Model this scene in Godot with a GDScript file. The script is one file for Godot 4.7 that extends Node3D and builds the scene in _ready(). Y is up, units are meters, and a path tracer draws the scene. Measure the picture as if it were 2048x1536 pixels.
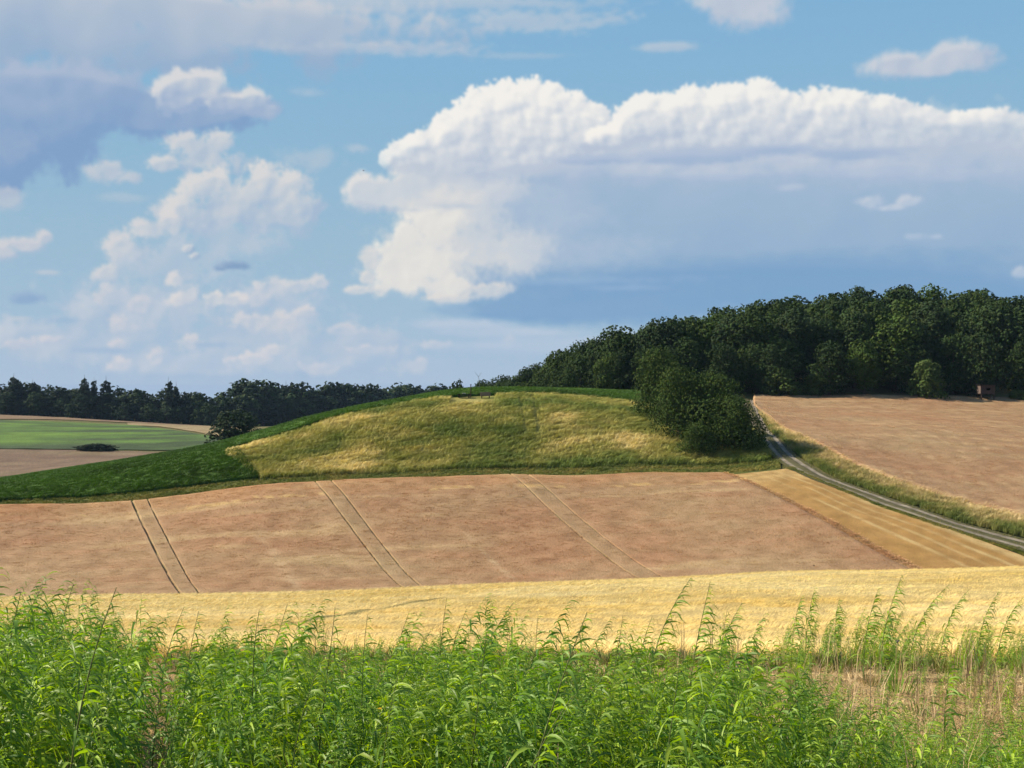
extends Node3D
# Summer farmland: a young willow plantation in front, a strip of ripe barley, a wheat field across the
# hollow, a grassy mound with benches, a farm track, woods to the right and far to the left.
# Metres, y up; the viewer's eye is at the origin and looks along -z.

func _ready() -> void:
	# ---- camera, sky, sun, exposure
	var cam := Camera3D.new()
	cam.name = "camera"
	cam.fov = 34.52
	cam.near = 0.1
	cam.far = 4000.0
	add_child(cam)
	var env := Environment.new()
	env.background_mode = Environment.BG_SKY
	env.tonemap_mode = Environment.TONE_MAPPER_LINEAR
	env.tonemap_exposure = 2.15
	env.background_energy_multiplier = 0.465
	env.sdfgi_enabled = true
	env.ssao_enabled = true
	env.ssil_enabled = true
	env.fog_enabled = true
	env.fog_density = 0.00004
	env.fog_light_color = Color(0.70, 0.83, 1.0)
	var pano := PanoramaSkyMaterial.new()
	pano.panorama = build_sky()
	var sky := Sky.new()
	sky.sky_material = pano
	env.sky = sky
	env.sky_rotation = Vector3(0, PI, 0)
	var around := WorldEnvironment.new()
	around.name = "world_environment"
	around.environment = env
	add_child(around)
	var sun := DirectionalLight3D.new()
	sun.name = "sun"
	sun.light_energy = 1.6
	sun.light_color = Color(1.0, 0.94, 0.84)
	sun.light_angular_distance = 0.5
	sun.shadow_enabled = true
	sun.basis = Basis.looking_at(Vector3(0.80, -0.60, 0.17).normalized(), Vector3.UP)
	add_child(sun)
	# ---- the lie of the land, then what grows and stands on it
	make_noises()
	make_materials()
	survey()
	build_ground()
	build_fields()
	build_road()
	build_grasses()
	build_woods()
	build_bushes()
	build_small_things()
	build_willows()

# ---------------------------------------------------------------- helpers
var M := {}
var used := {}
var n_patch := FastNoiseLite.new()
var n_grain := FastNoiseLite.new()
var n_streak := FastNoiseLite.new()

func make_noises() -> void:
	n_patch.noise_type = FastNoiseLite.TYPE_SIMPLEX_SMOOTH; n_patch.seed = 3; n_patch.frequency = 0.03; n_patch.fractal_octaves = 4
	n_grain.noise_type = FastNoiseLite.TYPE_SIMPLEX_SMOOTH; n_grain.seed = 8; n_grain.frequency = 0.5; n_grain.fractal_octaves = 3
	n_streak.noise_type = FastNoiseLite.TYPE_SIMPLEX_SMOOTH; n_streak.seed = 19; n_streak.frequency = 0.1; n_streak.fractal_octaves = 3

func rng(s: int) -> RandomNumberGenerator:
	var r := RandomNumberGenerator.new()
	r.seed = s
	return r

func numbered(called: String) -> String:
	var n: int = used.get(called, 0)
	used[called] = n + 1
	return called if n == 0 else "%s_%03d" % [called, n]

func tag(o: Node, label := "", category := "", group := "", kind := "") -> Node:
	for p in [["label", label], ["category", category], ["group", group], ["kind", kind]]:
		if p[1]: o.set_meta(p[0], p[1])
	return o

func base(called: String, at: Vector3, turn := 0.0) -> Node3D:
	var o := Node3D.new()
	o.name = numbered(called)
	o.position = at
	o.rotation.y = turn
	add_child(o)
	return o

func part(called: String, mesh: Mesh, m: Material, parent: Node, at := Transform3D()) -> MeshInstance3D:
	var o := MeshInstance3D.new()
	o.name = called if parent != self else numbered(called)
	o.mesh = mesh
	o.material_override = m
	o.transform = at
	parent.add_child(o, true)
	return o

class Shape:
	var v := PackedVector3Array()
	var c := PackedColorArray()
	var i := PackedInt32Array()
	func tri(a: Vector3, b: Vector3, d: Vector3, col: Color) -> void:
		var n := v.size()
		v.append(a); v.append(b); v.append(d)
		c.append(col); c.append(col); c.append(col)
		i.append(n); i.append(n + 1); i.append(n + 2)
	func quad(a: Vector3, b: Vector3, d: Vector3, e: Vector3, col: Color) -> void:
		var n := v.size()
		v.append(a); v.append(b); v.append(d); v.append(e)
		for k in 4: c.append(col)
		i.append_array([n, n + 1, n + 2, n, n + 2, n + 3])
	func tube(path: PackedVector3Array, radii: PackedFloat32Array, sides: int, col: Color) -> void:
		var n := v.size()
		for k in path.size():
			var d := (path[mini(k + 1, path.size() - 1)] - path[maxi(k - 1, 0)]).normalized()
			var a := d.cross(Vector3.RIGHT if absf(d.x) < 0.8 else Vector3.BACK).normalized()
			var b := d.cross(a)
			for s in sides:
				var w := TAU * s / sides
				v.append(path[k] + (a * cos(w) + b * sin(w)) * radii[k])
				c.append(col)
		for k in path.size() - 1:
			for s in sides:
				var p := n + k * sides + s
				var q := n + k * sides + (s + 1) % sides
				i.append_array([p, q, q + sides, p, q + sides, p + sides])
	func box(lo: Vector3, hi: Vector3, col: Color, bevel := 0.0) -> void:
		# a box whose upright and lying edges are cut by a small bevel
		var e := Vector3.ONE * bevel
		var f := [Vector3(1, 0, 0), Vector3(-1, 0, 0), Vector3(0, 1, 0), Vector3(0, -1, 0), Vector3(0, 0, 1), Vector3(0, 0, -1)]
		var mid := (lo + hi) / 2.0
		var half := (hi - lo) / 2.0
		for d in f:
			var a: Vector3 = Vector3(d.y, d.z, d.x)
			var b: Vector3 = d.cross(a)
			var o: Vector3 = mid + d * half
			var pa := a * (half - e)
			var pb := b * (half - e)
			quad(o - pa - pb, o + pa - pb, o + pa + pb, o - pa + pb, col)
			if bevel > 0.0:
				for g in [a, -a, b, -b]:
					if g.x + g.y + g.z + 2.0 * (d.x + d.y + d.z) > 0.0 or (d.x + d.y + d.z) < 0.0:
						var side: Vector3 = d.cross(g)
						var ps: Vector3 = side * (half - e)
						quad(mid + d * half + g * (half - e) - ps, mid + d * half + g * (half - e) + ps, mid + g * half + d * (half - e) + ps, mid + g * half + d * (half - e) - ps, col)
	func mesh() -> ArrayMesh:
		var nn := PackedVector3Array()
		nn.resize(v.size())
		for k in range(0, i.size(), 3):
			var a := v[i[k]]
			var n := (v[i[k + 2]] - a).cross(v[i[k + 1]] - a)
			nn[i[k]] += n; nn[i[k + 1]] += n; nn[i[k + 2]] += n
		for k in nn.size():
			nn[k] = nn[k].normalized() if nn[k].length_squared() > 1e-18 else Vector3.UP
		var arr := []
		arr.resize(Mesh.ARRAY_MAX)
		arr[Mesh.ARRAY_VERTEX] = v
		arr[Mesh.ARRAY_NORMAL] = nn
		arr[Mesh.ARRAY_COLOR] = c
		arr[Mesh.ARRAY_INDEX] = i
		var m := ArrayMesh.new()
		m.add_surface_from_arrays(Mesh.PRIMITIVE_TRIANGLES, arr)
		return m

func scatter(called: String, mesh: Mesh, m: Material, places: Array, tints: PackedColorArray, label: String, category: String, parent: Node = null) -> Node:
	var mm := MultiMesh.new()
	mm.transform_format = MultiMesh.TRANSFORM_3D
	mm.use_colors = true
	mm.mesh = mesh
	mm.instance_count = places.size()
	for k in places.size():
		mm.set_instance_transform(k, places[k])
		mm.set_instance_color(k, tints[k])
	var o := MultiMeshInstance3D.new()
	o.name = numbered(called)
	o.multimesh = mm
	o.material_override = m
	(parent if parent else self).add_child(o, true)
	return tag(o, label, category, "", "stuff")

func noise_texture(s: int, freq: float, oct: int, lo: Color, hi: Color, size := 512) -> NoiseTexture2D:
	var n := FastNoiseLite.new()
	n.noise_type = FastNoiseLite.TYPE_SIMPLEX_SMOOTH; n.seed = s; n.frequency = freq; n.fractal_octaves = oct
	var t := NoiseTexture2D.new()
	t.width = size; t.height = size; t.seamless = true; t.noise = n
	var g := Gradient.new()
	g.set_color(0, lo); g.set_color(1, hi)
	t.color_ramp = g
	return t

func surface(rough: float, tex: Texture2D, scale: float, tex2: Texture2D = null, scale2 := 1.0, relief: Texture2D = null, cm := 0.0) -> StandardMaterial3D:
	var m := StandardMaterial3D.new()
	m.vertex_color_use_as_albedo = true
	m.roughness = rough
	m.metallic_specular = 0.25
	if tex:
		m.albedo_texture = tex
		m.uv1_triplanar = true; m.uv1_world_triplanar = true
		m.uv1_scale = Vector3.ONE / scale
	if tex2:
		m.detail_enabled = true
		m.detail_albedo = tex2
		m.detail_blend_mode = BaseMaterial3D.BLEND_MODE_MUL
		m.detail_uv_layer = BaseMaterial3D.DETAIL_UV_2
		m.uv2_triplanar = true; m.uv2_world_triplanar = true
		m.uv2_scale = Vector3.ONE / scale2
	if relief:
		m.heightmap_enabled = true
		m.heightmap_texture = relief
		m.heightmap_scale = cm
	return m

func leafy(rough: float, through: Color, spec := 0.4) -> StandardMaterial3D:
	var m := StandardMaterial3D.new()
	m.vertex_color_use_as_albedo = true
	m.roughness = rough
	m.metallic_specular = spec
	m.cull_mode = BaseMaterial3D.CULL_DISABLED
	m.backlight_enabled = true
	m.backlight = through
	return m

func make_materials() -> void:
	var fine := noise_texture(31, 0.05, 5, Color(0.62, 0.62, 0.62), Color(1, 1, 1))
	var coarse := noise_texture(32, 0.02, 5, Color(0.80, 0.79, 0.77), Color(1, 1, 1))
	var blotch := noise_texture(33, 0.035, 4, Color(0.72, 0.74, 0.70), Color(1, 1, 1))
	var relief := noise_texture(34, 0.06, 4, Color.BLACK, Color.WHITE)
	M.wheat = surface(0.9, fine, 5.0, coarse, 37.0, relief, 5.0)
	M.barley = surface(0.85, fine, 3.0, coarse, 23.0, relief, 4.0)
	M.stubble = surface(0.9, fine, 4.0, coarse, 29.0, relief, 5.0)
	M.grassland = surface(0.9, blotch, 5.0, coarse, 41.0, relief, 12.0)
	M.soil = surface(0.95, fine, 1.1, coarse, 6.0, relief, 4.0)
	M.far = surface(0.9, fine, 21.0, coarse, 130.0, relief, 10.0)
	M.gravel = surface(0.95, fine, 1.6, coarse, 11.0, relief, 3.0)
	M.straw = leafy(0.7, Color(0.5, 0.45, 0.3), 0.3)
	M.grass = leafy(0.6, Color(0.6, 0.6, 0.3), 0.3)
	M.leaf = leafy(0.8, Color(0.40, 0.45, 0.15), 0.2)
	M.willow = leafy(0.52, Color(1.0, 1.0, 0.30), 0.45)
	M.stem = leafy(0.6, Color(0.1, 0.1, 0.05), 0.4)
	M.bark = surface(0.95, fine, 1.0, null, 1.0, relief, 2.0)
	M.wood = surface(0.8, fine, 0.7, null, 1.0, relief, 0.5)

# ---------------------------------------------------------------- terrain
# Levels surveyed at points [x, height, z]; a thin plate through them is the lie of the land.
const LEVELS: Array = [
	[-14.00, -1.60, -0.01], [0.00, -1.60, -0.01], [14.00, -1.60, -0.01], [-14.00, -2.12, -4.00], [0.00, -2.12, -4.00], [14.00, -2.12, -4.00],
	[-14.00, -2.64, -8.00], [0.00, -2.64, -8.00], [14.00, -2.64, -8.00], [-14.00, -3.16, -12.00], [0.00, -3.16, -12.00], [14.00, -3.16, -12.00],
	[-14.00, -3.81, -17.00], [0.00, -3.81, -17.00], [14.00, -3.81, -17.00], [-30.00, -1.20, 14.00], [0.00, -1.20, 14.00], [30.00, -1.20, 14.00],
	[-17.44, -5.92, -25.00], [-7.18, -5.81, -24.50], [0.00, -5.74, -24.00], [4.62, -5.79, -24.00], [9.94, -5.75, -24.00], [16.95, -5.90, -25.00],
	[-29.56, -9.18, -45.00], [-9.54, -9.07, -45.00], [8.67, -8.70, -45.00], [28.69, -8.41, -45.00], [-47.30, -13.64, -72.00], [-30.65, -13.55, -74.00],
	[-12.86, -13.42, -75.00], [0.00, -12.91, -75.00], [14.44, -12.21, -75.00], [22.03, -11.94, -75.00], [31.07, -11.85, -75.00], [47.82, -11.72, -75.00],
	[-55.49, -17.87, -90.00], [-66.58, -22.00, -108.00], [-26.36, -17.28, -90.00], [-31.63, -21.30, -108.00], [0.00, -16.45, -90.00], [0.00, -20.29, -108.00],
	[20.97, -15.46, -90.00], [25.17, -19.11, -108.00], [37.28, -15.17, -90.00], [44.74, -18.77, -108.00], [53.74, -15.03, -90.00], [64.49, -18.59, -108.00],
	[-77.68, -22.89, -126.00], [-52.19, -22.69, -126.00], [-33.08, -22.38, -126.00], [-9.63, -22.08, -126.00], [14.07, -20.75, -126.00], [42.95, -19.68, -127.00],
	[53.02, -19.47, -128.00], [76.43, -18.33, -128.00], [-100.49, -17.90, -163.00], [-67.52, -16.64, -163.00], [-50.05, -16.18, -163.00], [-33.23, -14.07, -163.00],
	[-17.51, -13.16, -164.00], [-0.27, -12.70, -165.00], [18.53, -12.44, -166.00], [32.06, -12.14, -166.50], [70.46, -22.53, -118.00], [60.89, -19.16, -128.00],
	[55.92, -17.48, -135.00], [50.32, -16.08, -142.00], [46.77, -14.89, -149.00], [42.93, -13.34, -157.00], [40.62, -12.33, -163.00], [39.27, -11.14, -170.00],
	[38.81, -9.78, -179.00], [39.69, -8.08, -192.00], [41.31, -6.56, -208.00], [45.25, -4.47, -235.00], [60.48, -16.21, -146.00], [54.57, -14.70, -154.00],
	[50.54, -13.40, -161.00], [47.04, -11.49, -172.00], [50.33, -2.90, -256.00], [80.99, -3.02, -258.00], [108.53, -3.27, -262.00], [167.04, -3.59, -262.00],
	[70.87, -8.23, -200.00], [56.06, -7.42, -205.00], [100.66, -11.03, -195.00], [-34.15, -13.28, -167.50], [-15.36, -12.41, -169.50], [5.26, -12.04, -171.00],
	[26.24, -11.65, -172.50], [34.71, -11.06, -173.00], [-41.20, -9.99, -179.00], [-29.81, -9.86, -178.00], [-16.40, -8.35, -181.00], [-1.78, -7.70, -183.00],
	[13.10, -7.59, -184.00], [24.74, -8.25, -182.00], [31.36, -8.98, -182.00], [-39.64, -8.78, -187.00], [-32.93, -6.21, -192.00], [-25.82, -4.54, -197.00],
	[-18.12, -3.24, -200.00], [-9.32, -2.53, -202.00], [-1.97, -2.38, -203.00], [6.27, -2.48, -204.00], [14.52, -3.14, -204.00], [20.92, -4.00, -202.00],
	[30.42, -6.63, -200.00], [35.97, -8.05, -195.00], [-14.08, -1.86, -226.00], [-2.27, -1.63, -234.00], [7.38, -1.57, -240.00], [24.08, -1.77, -242.00],
	[36.50, -2.73, -240.00], [-96.20, -17.66, -167.00], [-68.97, -15.79, -166.50], [-52.29, -14.96, -167.00], [-115.21, -18.06, -200.00], [-82.85, -15.63, -200.00],
	[-66.67, -13.28, -200.00], [-48.06, -9.97, -200.00], [-39.31, -7.55, -205.00], [-27.79, -4.62, -212.00], [-19.66, -3.05, -217.00], [-144.01, -25.00, -250.00],
	[-103.56, -23.00, -250.00], [-73.22, -20.00, -250.00], [-42.88, -13.00, -250.00], [-124.27, -28.00, -300.00], [-75.73, -25.00, -300.00], [-39.32, -18.00, -300.00],
	[-190.14, -26.34, -355.00], [-147.06, -25.91, -355.00], [-116.67, -23.14, -350.00], [-224.95, -21.95, -420.00], [-173.98, -21.95, -420.00], [-134.26, -22.35, -418.00],
	[-113.17, -22.70, -412.00], [-294.58, -17.33, -550.00], [-231.97, -16.06, -560.00], [-159.62, -18.50, -545.00], [-105.73, -19.78, -440.00], [-265.11, -15.99, -640.00],
	[-368.67, -14.18, -640.00], [-213.33, -18.58, -640.00], [-158.96, -21.69, -640.00], [-116.63, -25.00, -680.00], [-65.24, -24.00, -720.00], [-38.12, -23.00, -760.00],
	[-493.20, -12.00, -800.00], [-331.39, -12.00, -800.00], [-169.58, -18.00, -800.00], [-27.18, -12.00, -300.00], [-17.56, -9.00, -350.00], [111.02, -1.80, -268.00],
	[72.74, -1.60, -266.00], [50.83, -1.40, -264.00], [29.70, -2.00, -266.00], [14.53, -4.50, -285.00], [2.04, -7.00, -315.00], [-8.93, -10.00, -345.00],
	[178.12, 6.00, -320.00], [132.56, 7.00, -320.00], [84.92, 7.00, -320.00], [61.62, 3.50, -320.00], [36.29, -1.00, -325.00], [17.08, -5.00, -335.00],
	[222.65, 12.00, -400.00], [157.93, 12.00, -400.00], [93.20, 9.00, -400.00], [44.66, 0.00, -400.00], [12.30, -8.00, -400.00], [-691.26, -20.00, -1200.00],
	[-254.37, -20.00, -1200.00], [0.00, -20.00, -1200.00], [376.70, -10.00, -1200.00], [716.50, -10.00, -1200.00], [219.74, -5.00, -700.00], [417.96, -5.00, -700.00],
	[0.00, -18.00, -700.00],
]
var gx := PackedFloat32Array()
var gz := PackedFloat32Array()
var gh := PackedFloat32Array()

func plate() -> PackedFloat64Array:
	var n := LEVELS.size()
	var m := n + 3
	var a: Array = []
	for r in n:
		var row := PackedFloat64Array()
		row.resize(m + 1)
		var p: Array = LEVELS[r]
		for k in n:
			var q: Array = LEVELS[k]
			var d2: float = (p[0] - q[0]) * (p[0] - q[0]) + (p[2] - q[2]) * (p[2] - q[2])
			row[k] = 0.5 * d2 * log(d2) if d2 > 0.0 else 0.02 * maxf(1.0, absf(p[2]))
		row[n] = 1.0; row[n + 1] = p[0]; row[n + 2] = p[2]; row[m] = p[1]
		a.append(row)
	for e in 3:
		var row := PackedFloat64Array()
		row.resize(m + 1)
		for k in n:
			row[k] = 1.0 if e == 0 else (LEVELS[k][0] if e == 1 else LEVELS[k][2])
		a.append(row)
	for k in m:
		var best := k
		for r in range(k + 1, m):
			if absf(a[r][k]) > absf(a[best][k]): best = r
		var swap = a[k]; a[k] = a[best]; a[best] = swap
		var top: PackedFloat64Array = a[k]
		for r in range(k + 1, m):
			var row: PackedFloat64Array = a[r]
			var f := row[k] / top[k]
			if f != 0.0:
				for c in range(k, m + 1): row[c] -= f * top[c]
				a[r] = row
	var w := PackedFloat64Array()
	w.resize(m)
	for k in range(m - 1, -1, -1):
		var s: float = a[k][m]
		for c in range(k + 1, m): s -= a[k][c] * w[c]
		w[k] = s / a[k][k]
	return w

func axis(from: float, parts: Array) -> PackedFloat32Array:
	var out := PackedFloat32Array([from])
	for p in parts:                       # [until, step, growth]
		var step: float = p[1]
		while out[-1] < p[0] - 0.01:
			out.append(minf(out[-1] + step, p[0]))
			step *= p[2]
	return out

func mirrored(half: PackedFloat32Array) -> PackedFloat32Array:
	var out := PackedFloat32Array()
	for k in range(half.size() - 1, 0, -1): out.append(-half[k])
	out.append_array(half)
	return out

func cubic(a: float, b: float, c: float, d: float, t: float) -> float:
	return b + 0.5 * t * (c - a + t * (2.0 * a - 5.0 * b + 4.0 * c - d + t * (3.0 * (b - c) + d - a)))

func survey() -> void:
	var w := plate()
	var n := LEVELS.size()
	var cx := mirrored(axis(0.0, [[130.0, 8.0, 1.0], [900.0, 10.0, 1.25]]))
	var cz := axis(-20.0, [[26.0, 3.0, 1.0], [300.0, 6.0, 1.0], [1250.0, 9.0, 1.12]])
	var ch := PackedFloat32Array()
	var px := PackedFloat32Array()
	var pz := PackedFloat32Array()
	for p in LEVELS:
		px.append(p[0]); pz.append(p[2])
	for z in cz:
		for x in cx:
			var s: float = w[n] + w[n + 1] * x - w[n + 2] * z
			for k in n:
				var dx := x - px[k]
				var dz := z + pz[k]
				var d2 := dx * dx + dz * dz + 1e-9
				s += w[k] * 0.5 * d2 * log(d2)
			ch.append(clampf(s, -60.0, 40.0))
	gx = mirrored(axis(0.0, [[130.0, 2.0, 1.0], [900.0, 3.0, 1.2]]))
	gz = axis(-20.0, [[40.0, 1.0, 1.0], [310.0, 2.0, 1.0], [1250.0, 3.0, 1.09]])
	var nx := cx.size()
	for z in gz:
		var j := clampi(cz.bsearch(z) - 1, 1, cz.size() - 3)
		var tz := (z - cz[j]) / (cz[j + 1] - cz[j])
		for x in gx:
			var i := clampi(cx.bsearch(x) - 1, 1, nx - 3)
			var tx := (x - cx[i]) / (cx[i + 1] - cx[i])
			var r: Array = []
			for k in range(-1, 3):
				var o := (j + k) * nx + i
				r.append(cubic(ch[o - 1], ch[o], ch[o + 1], ch[o + 2], tx))
			var h := cubic(r[0], r[1], r[2], r[3], tz)
			h += n_patch.get_noise_2d(x * 2.0, z * 2.0) * 0.18 * clampf(z / 60.0, 0.2, 1.0)
			gh.append(h)

func level(x: float, z: float) -> float:
	var d := -z
	var i := clampi(gx.bsearch(x) - 1, 0, gx.size() - 2)
	var j := clampi(gz.bsearch(d) - 1, 0, gz.size() - 2)
	var tx := clampf((x - gx[i]) / (gx[i + 1] - gx[i]), 0.0, 1.0)
	var tz := clampf((d - gz[j]) / (gz[j + 1] - gz[j]), 0.0, 1.0)
	var o := j * gx.size() + i
	return lerpf(lerpf(gh[o], gh[o + 1], tx), lerpf(gh[o + gx.size()], gh[o + gx.size() + 1], tx), tz)

func on_land(x: float, z: float, up := 0.0) -> Vector3:
	return Vector3(x, level(x, z) + up, z)

func build_ground() -> void:
	var s := Shape.new()
	var nx := gx.size()
	for j in gz.size():
		for i in nx:
			var x := gx[i]
			var z := -gz[j]
			s.v.append(Vector3(x, gh[j * nx + i] - 0.22, z))
			var n := n_patch.get_noise_2d(x, z)
			s.c.append(Color(0.13, 0.15, 0.05).lerp(Color(0.22, 0.19, 0.09), clampf(0.5 + n, 0.0, 1.0)))
	for j in gz.size() - 1:
		for i in nx - 1:
			var o := j * nx + i
			s.i.append_array([o, o + nx, o + nx + 1, o, o + nx + 1, o + 1])
	tag(part("ground", s.mesh(), M.grassland, self), "", "", "", "structure")

# ---------------------------------------------------------------- fields
func along(line: PackedVector2Array, s: float) -> Vector2:
	var k := clampi(int(floor(s)), 0, line.size() - 2)
	return line[k].lerp(line[k + 1], s - k)

# A sheet of land or crop between two edges A and B (same count of plan points x, z). Grooves are wheel
# tracks through a standing crop: [place along the edges, half width, depth].
func sheet(called: String, A: PackedVector2Array, B: PackedVector2Array, rows: int, step: float, lift: float, bump: float, tint: Callable, m: Material, grooves: Array = [], skirt := true) -> MeshInstance3D:
	var cols: Array = []
	for k in A.size() - 1:
		var len := maxf(A[k].distance_to(A[k + 1]), B[k].distance_to(B[k + 1]))
		var n := maxi(1, int(ceil(len / step)))
		for q in n:
			cols.append([k + float(q) / n, 0.0])
	cols.append([A.size() - 1.0, 0.0])
	for g in grooves:
		var k := clampi(int(floor(g[0])), 0, A.size() - 2)
		var one: float = 1.0 / maxf(A[k].distance_to(A[k + 1]), 0.1)
		var keep: Array = []
		for c in cols:
			if absf(c[0] - g[0]) > (g[1] + 0.12) * one: keep.append(c)
		cols = keep
		for e in [[-g[1] - 0.09, 0.0], [-g[1] - 0.03, 0.0], [-g[1], g[2]], [g[1], g[2]], [g[1] + 0.03, 0.0], [g[1] + 0.09, 0.0]]:
			cols.append([g[0] + e[0] * one, e[1]])
		cols.sort_custom(func(a, b): return a[0] < b[0])
	var s := Shape.new()
	var w := cols.size()
	var h := rows + 1
	for r in h:
		for c in cols:
			var a := along(A, c[0])
			var b := along(B, c[0])
			var p := a.lerp(b, float(r) / rows)
			var rim: float = minf(minf(c[0], A.size() - 1.0 - c[0]) * A[0].distance_to(A[1]), 3.0)      # a crop thins out at its sides
			var y: float = level(p.x, p.y) + lift * clampf(0.3 + rim, 0.3, 1.0) - c[1] * clampf(0.7 + 1.1 * n_streak.get_noise_2d(p.x * 2.0, p.y * 2.0), 0.15, 1.0) + bump * n_grain.get_noise_2d(p.x, p.y)
			s.v.append(Vector3(p.x, y, p.y))
			s.c.append(tint.call(p.x, p.y, c[0], float(r) / rows, c[1] > 0.0))
	for r in rows:
		for k in w - 1:
			var o := r * w + k
			s.i.append_array([o, o + 1, o + w + 1, o, o + w + 1, o + w])
	if skirt:
		var rim: PackedInt32Array = []
		for k in w: rim.append(k)
		for r in range(1, h): rim.append(r * w + w - 1)
		for k in range(w - 2, -1, -1): rim.append((h - 1) * w + k)
		for r in range(h - 2, 0, -1): rim.append(r * w)
		var n := s.v.size()
		for q in rim:
			var p := s.v[q]
			s.v.append(Vector3(p.x, level(p.x, p.z) - 0.3, p.z)); s.c.append(s.c[q])
		for k in rim.size():
			var k2 := (k + 1) % rim.size()
			s.i.append_array([rim[k], n + k2, rim[k2], rim[k], n + k, n + k2])
	# faces point up
	var a0 := s.v[s.i[0]]
	if (s.v[s.i[2]] - a0).cross(s.v[s.i[1]] - a0).y < 0.0:
		for k in range(0, s.i.size(), 3):
			var t := s.i[k + 1]; s.i[k + 1] = s.i[k + 2]; s.i[k + 2] = t
	var o := part(called, s.mesh(), m, self)
	tag(o, "", "", "", "structure")
	return o

func mixed(cols: Array, n: float) -> Color:
	var t := clampf(n, 0.0, 0.999) * (cols.size() - 1)
	var k := int(t)
	return (cols[k] as Color).lerp(cols[k + 1], t - k)

func wheat_tint(x: float, z: float, _s: float, _t: float, track: bool) -> Color:
	var n := 0.55 + 0.55 * n_patch.get_noise_2d(x, z) + 0.3 * n_streak.get_noise_2d(x * 0.5, z * 2.5)
	var c := mixed([Color(0.467, 0.261, 0.149), Color(0.476, 0.285, 0.162), Color(0.484, 0.320, 0.185), Color(0.502, 0.365, 0.208)], n)
	var line := n_streak.get_noise_2d(x * 0.25 + 90.0, z * 2.2)
	if line > 0.30: c = c.lerp(Color(0.656, 0.485, 0.271), clampf((line - 0.30) * 4.0, 0.0, 0.5))
	return c.lerp(Color(0.295, 0.242, 0.109), clampf(0.5 + 1.2 * n_grain.get_noise_2d(x * 0.3, z * 0.3), 0.1, 0.85)) if track else c

func far_wheat_tint(x: float, z: float, s: float, t: float, track: bool) -> Color:
	# the headland along the upper edge is redder, and ends in a broken pale line
	var c := wheat_tint(x, z, s, t, track)
	var edge := t + 0.02 * n_streak.get_noise_2d(x * 0.6, 7.0)
	for k in [1.0, 2.0, 3.0]:      # between the wheels of a tramline the stand is thinner
		if not track and s > k and s < k + 0.083: c = c.lerp(Color(0.43, 0.325, 0.19), 0.4)
	for band in [[1.54, 0.035, 0.25, 1.0], [2.50, 0.02, 0.35, 0.75], [0.58, 0.02, 0.45, 0.8]]:
		var q: float = absf(s + 0.01 * n_grain.get_noise_2d(x * 0.4, z * 0.4) - band[0]) / band[1]
		if q < 1.0 and t > band[2] and t < band[3]: c = c.lerp(Color(0.650, 0.500, 0.316), (1.0 - q) * clampf((t - band[2]) * 3.0, 0.0, 0.75) * clampf(0.6 + n_grain.get_noise_2d(x, z), 0.2, 1.0))
	if not track and edge < 0.13:
		c = c.lerp(Color(0.571, 0.285, 0.111), 0.36 * clampf(1.2 - edge * 7.0 + 0.5 * n_grain.get_noise_2d(x * 0.1, z), 0.0, 1.0))
		if edge > 0.105 and n_streak.get_noise_2d(x * 0.7, 3.0) > 0.12 and n_grain.get_noise_2d(x, z) > -0.1: c = Color(0.692, 0.485, 0.235)
	return c

# a track where someone walked through the barley
func trodden(x: float, z: float) -> bool:
	if z > -41.0 or z < -53.0: return false
	return absf(x - lerpf(-7.5, -3.2, (-z - 41.0) / 12.0) - 0.3 * n_streak.get_noise_2d(3.0, z * 2.0)) < 0.22

func barley_tint(x: float, z: float, _s: float, _t: float, _track: bool) -> Color:
	if trodden(x, z): return Color(0.317, 0.273, 0.104)
	var n := 0.5 + 0.8 * n_patch.get_noise_2d(x * 1.5, z * 3.0) + 0.5 * n_streak.get_noise_2d(x * 0.5, z * 2.0)
	return mixed([Color(0.647, 0.475, 0.154), Color(0.710, 0.549, 0.223), Color(0.770, 0.631, 0.300)], n)

func stubble_tint(x: float, z: float, s: float, t: float, _track: bool) -> Color:
	var n := n_streak.get_noise_2d(x * 1.2, z * 1.2) * 0.25
	var c := Color(0.471, 0.280, 0.090).lerp(Color(0.518, 0.319, 0.122), clampf(0.5 + 2.0 * n, 0.0, 1.0))
	if t < 0.03: c = Color(0.549, 0.376, 0.179)
	# rows of straw, thin and broken
	for row in [[0.45, 0.035, 1.0], [0.62, 0.028, 0.8], [0.77, 0.03, 0.95], [0.95, 0.09, 0.9]]:
		var q: float = absf(t + n * 0.05 - row[0]) / row[1]
		if q < 1.0: c = c.lerp(Color(0.690, 0.518, 0.244), (1.0 - q * q) * row[2] * clampf(0.75 + n_streak.get_noise_2d(s * 7.0, row[0] * 50.0) * 1.2 + n, 0.0, 1.0))
	if s < 1.6: c = c.lerp(Color(0.643, 0.463, 0.203), clampf((1.6 - s) * (0.45 + n * 2.5), 0.0, 0.85))
	if n_grain.get_noise_2d(x * 0.7, z * 1.4) > 0.28: c = c.lerp(Color(0.393, 0.223, 0.078), 0.4)
	return c

func green_tint(x: float, z: float, _s: float, _t: float, _track: bool) -> Color:
	var n := 0.5 + 0.7 * n_patch.get_noise_2d(x * 1.6, z * 3.0) + 0.5 * n_grain.get_noise_2d(x * 0.5, z * 0.8)
	return mixed([Color(0.048, 0.100, 0.017), Color(0.070, 0.147, 0.024), Color(0.090, 0.182, 0.028)], n)

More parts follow.
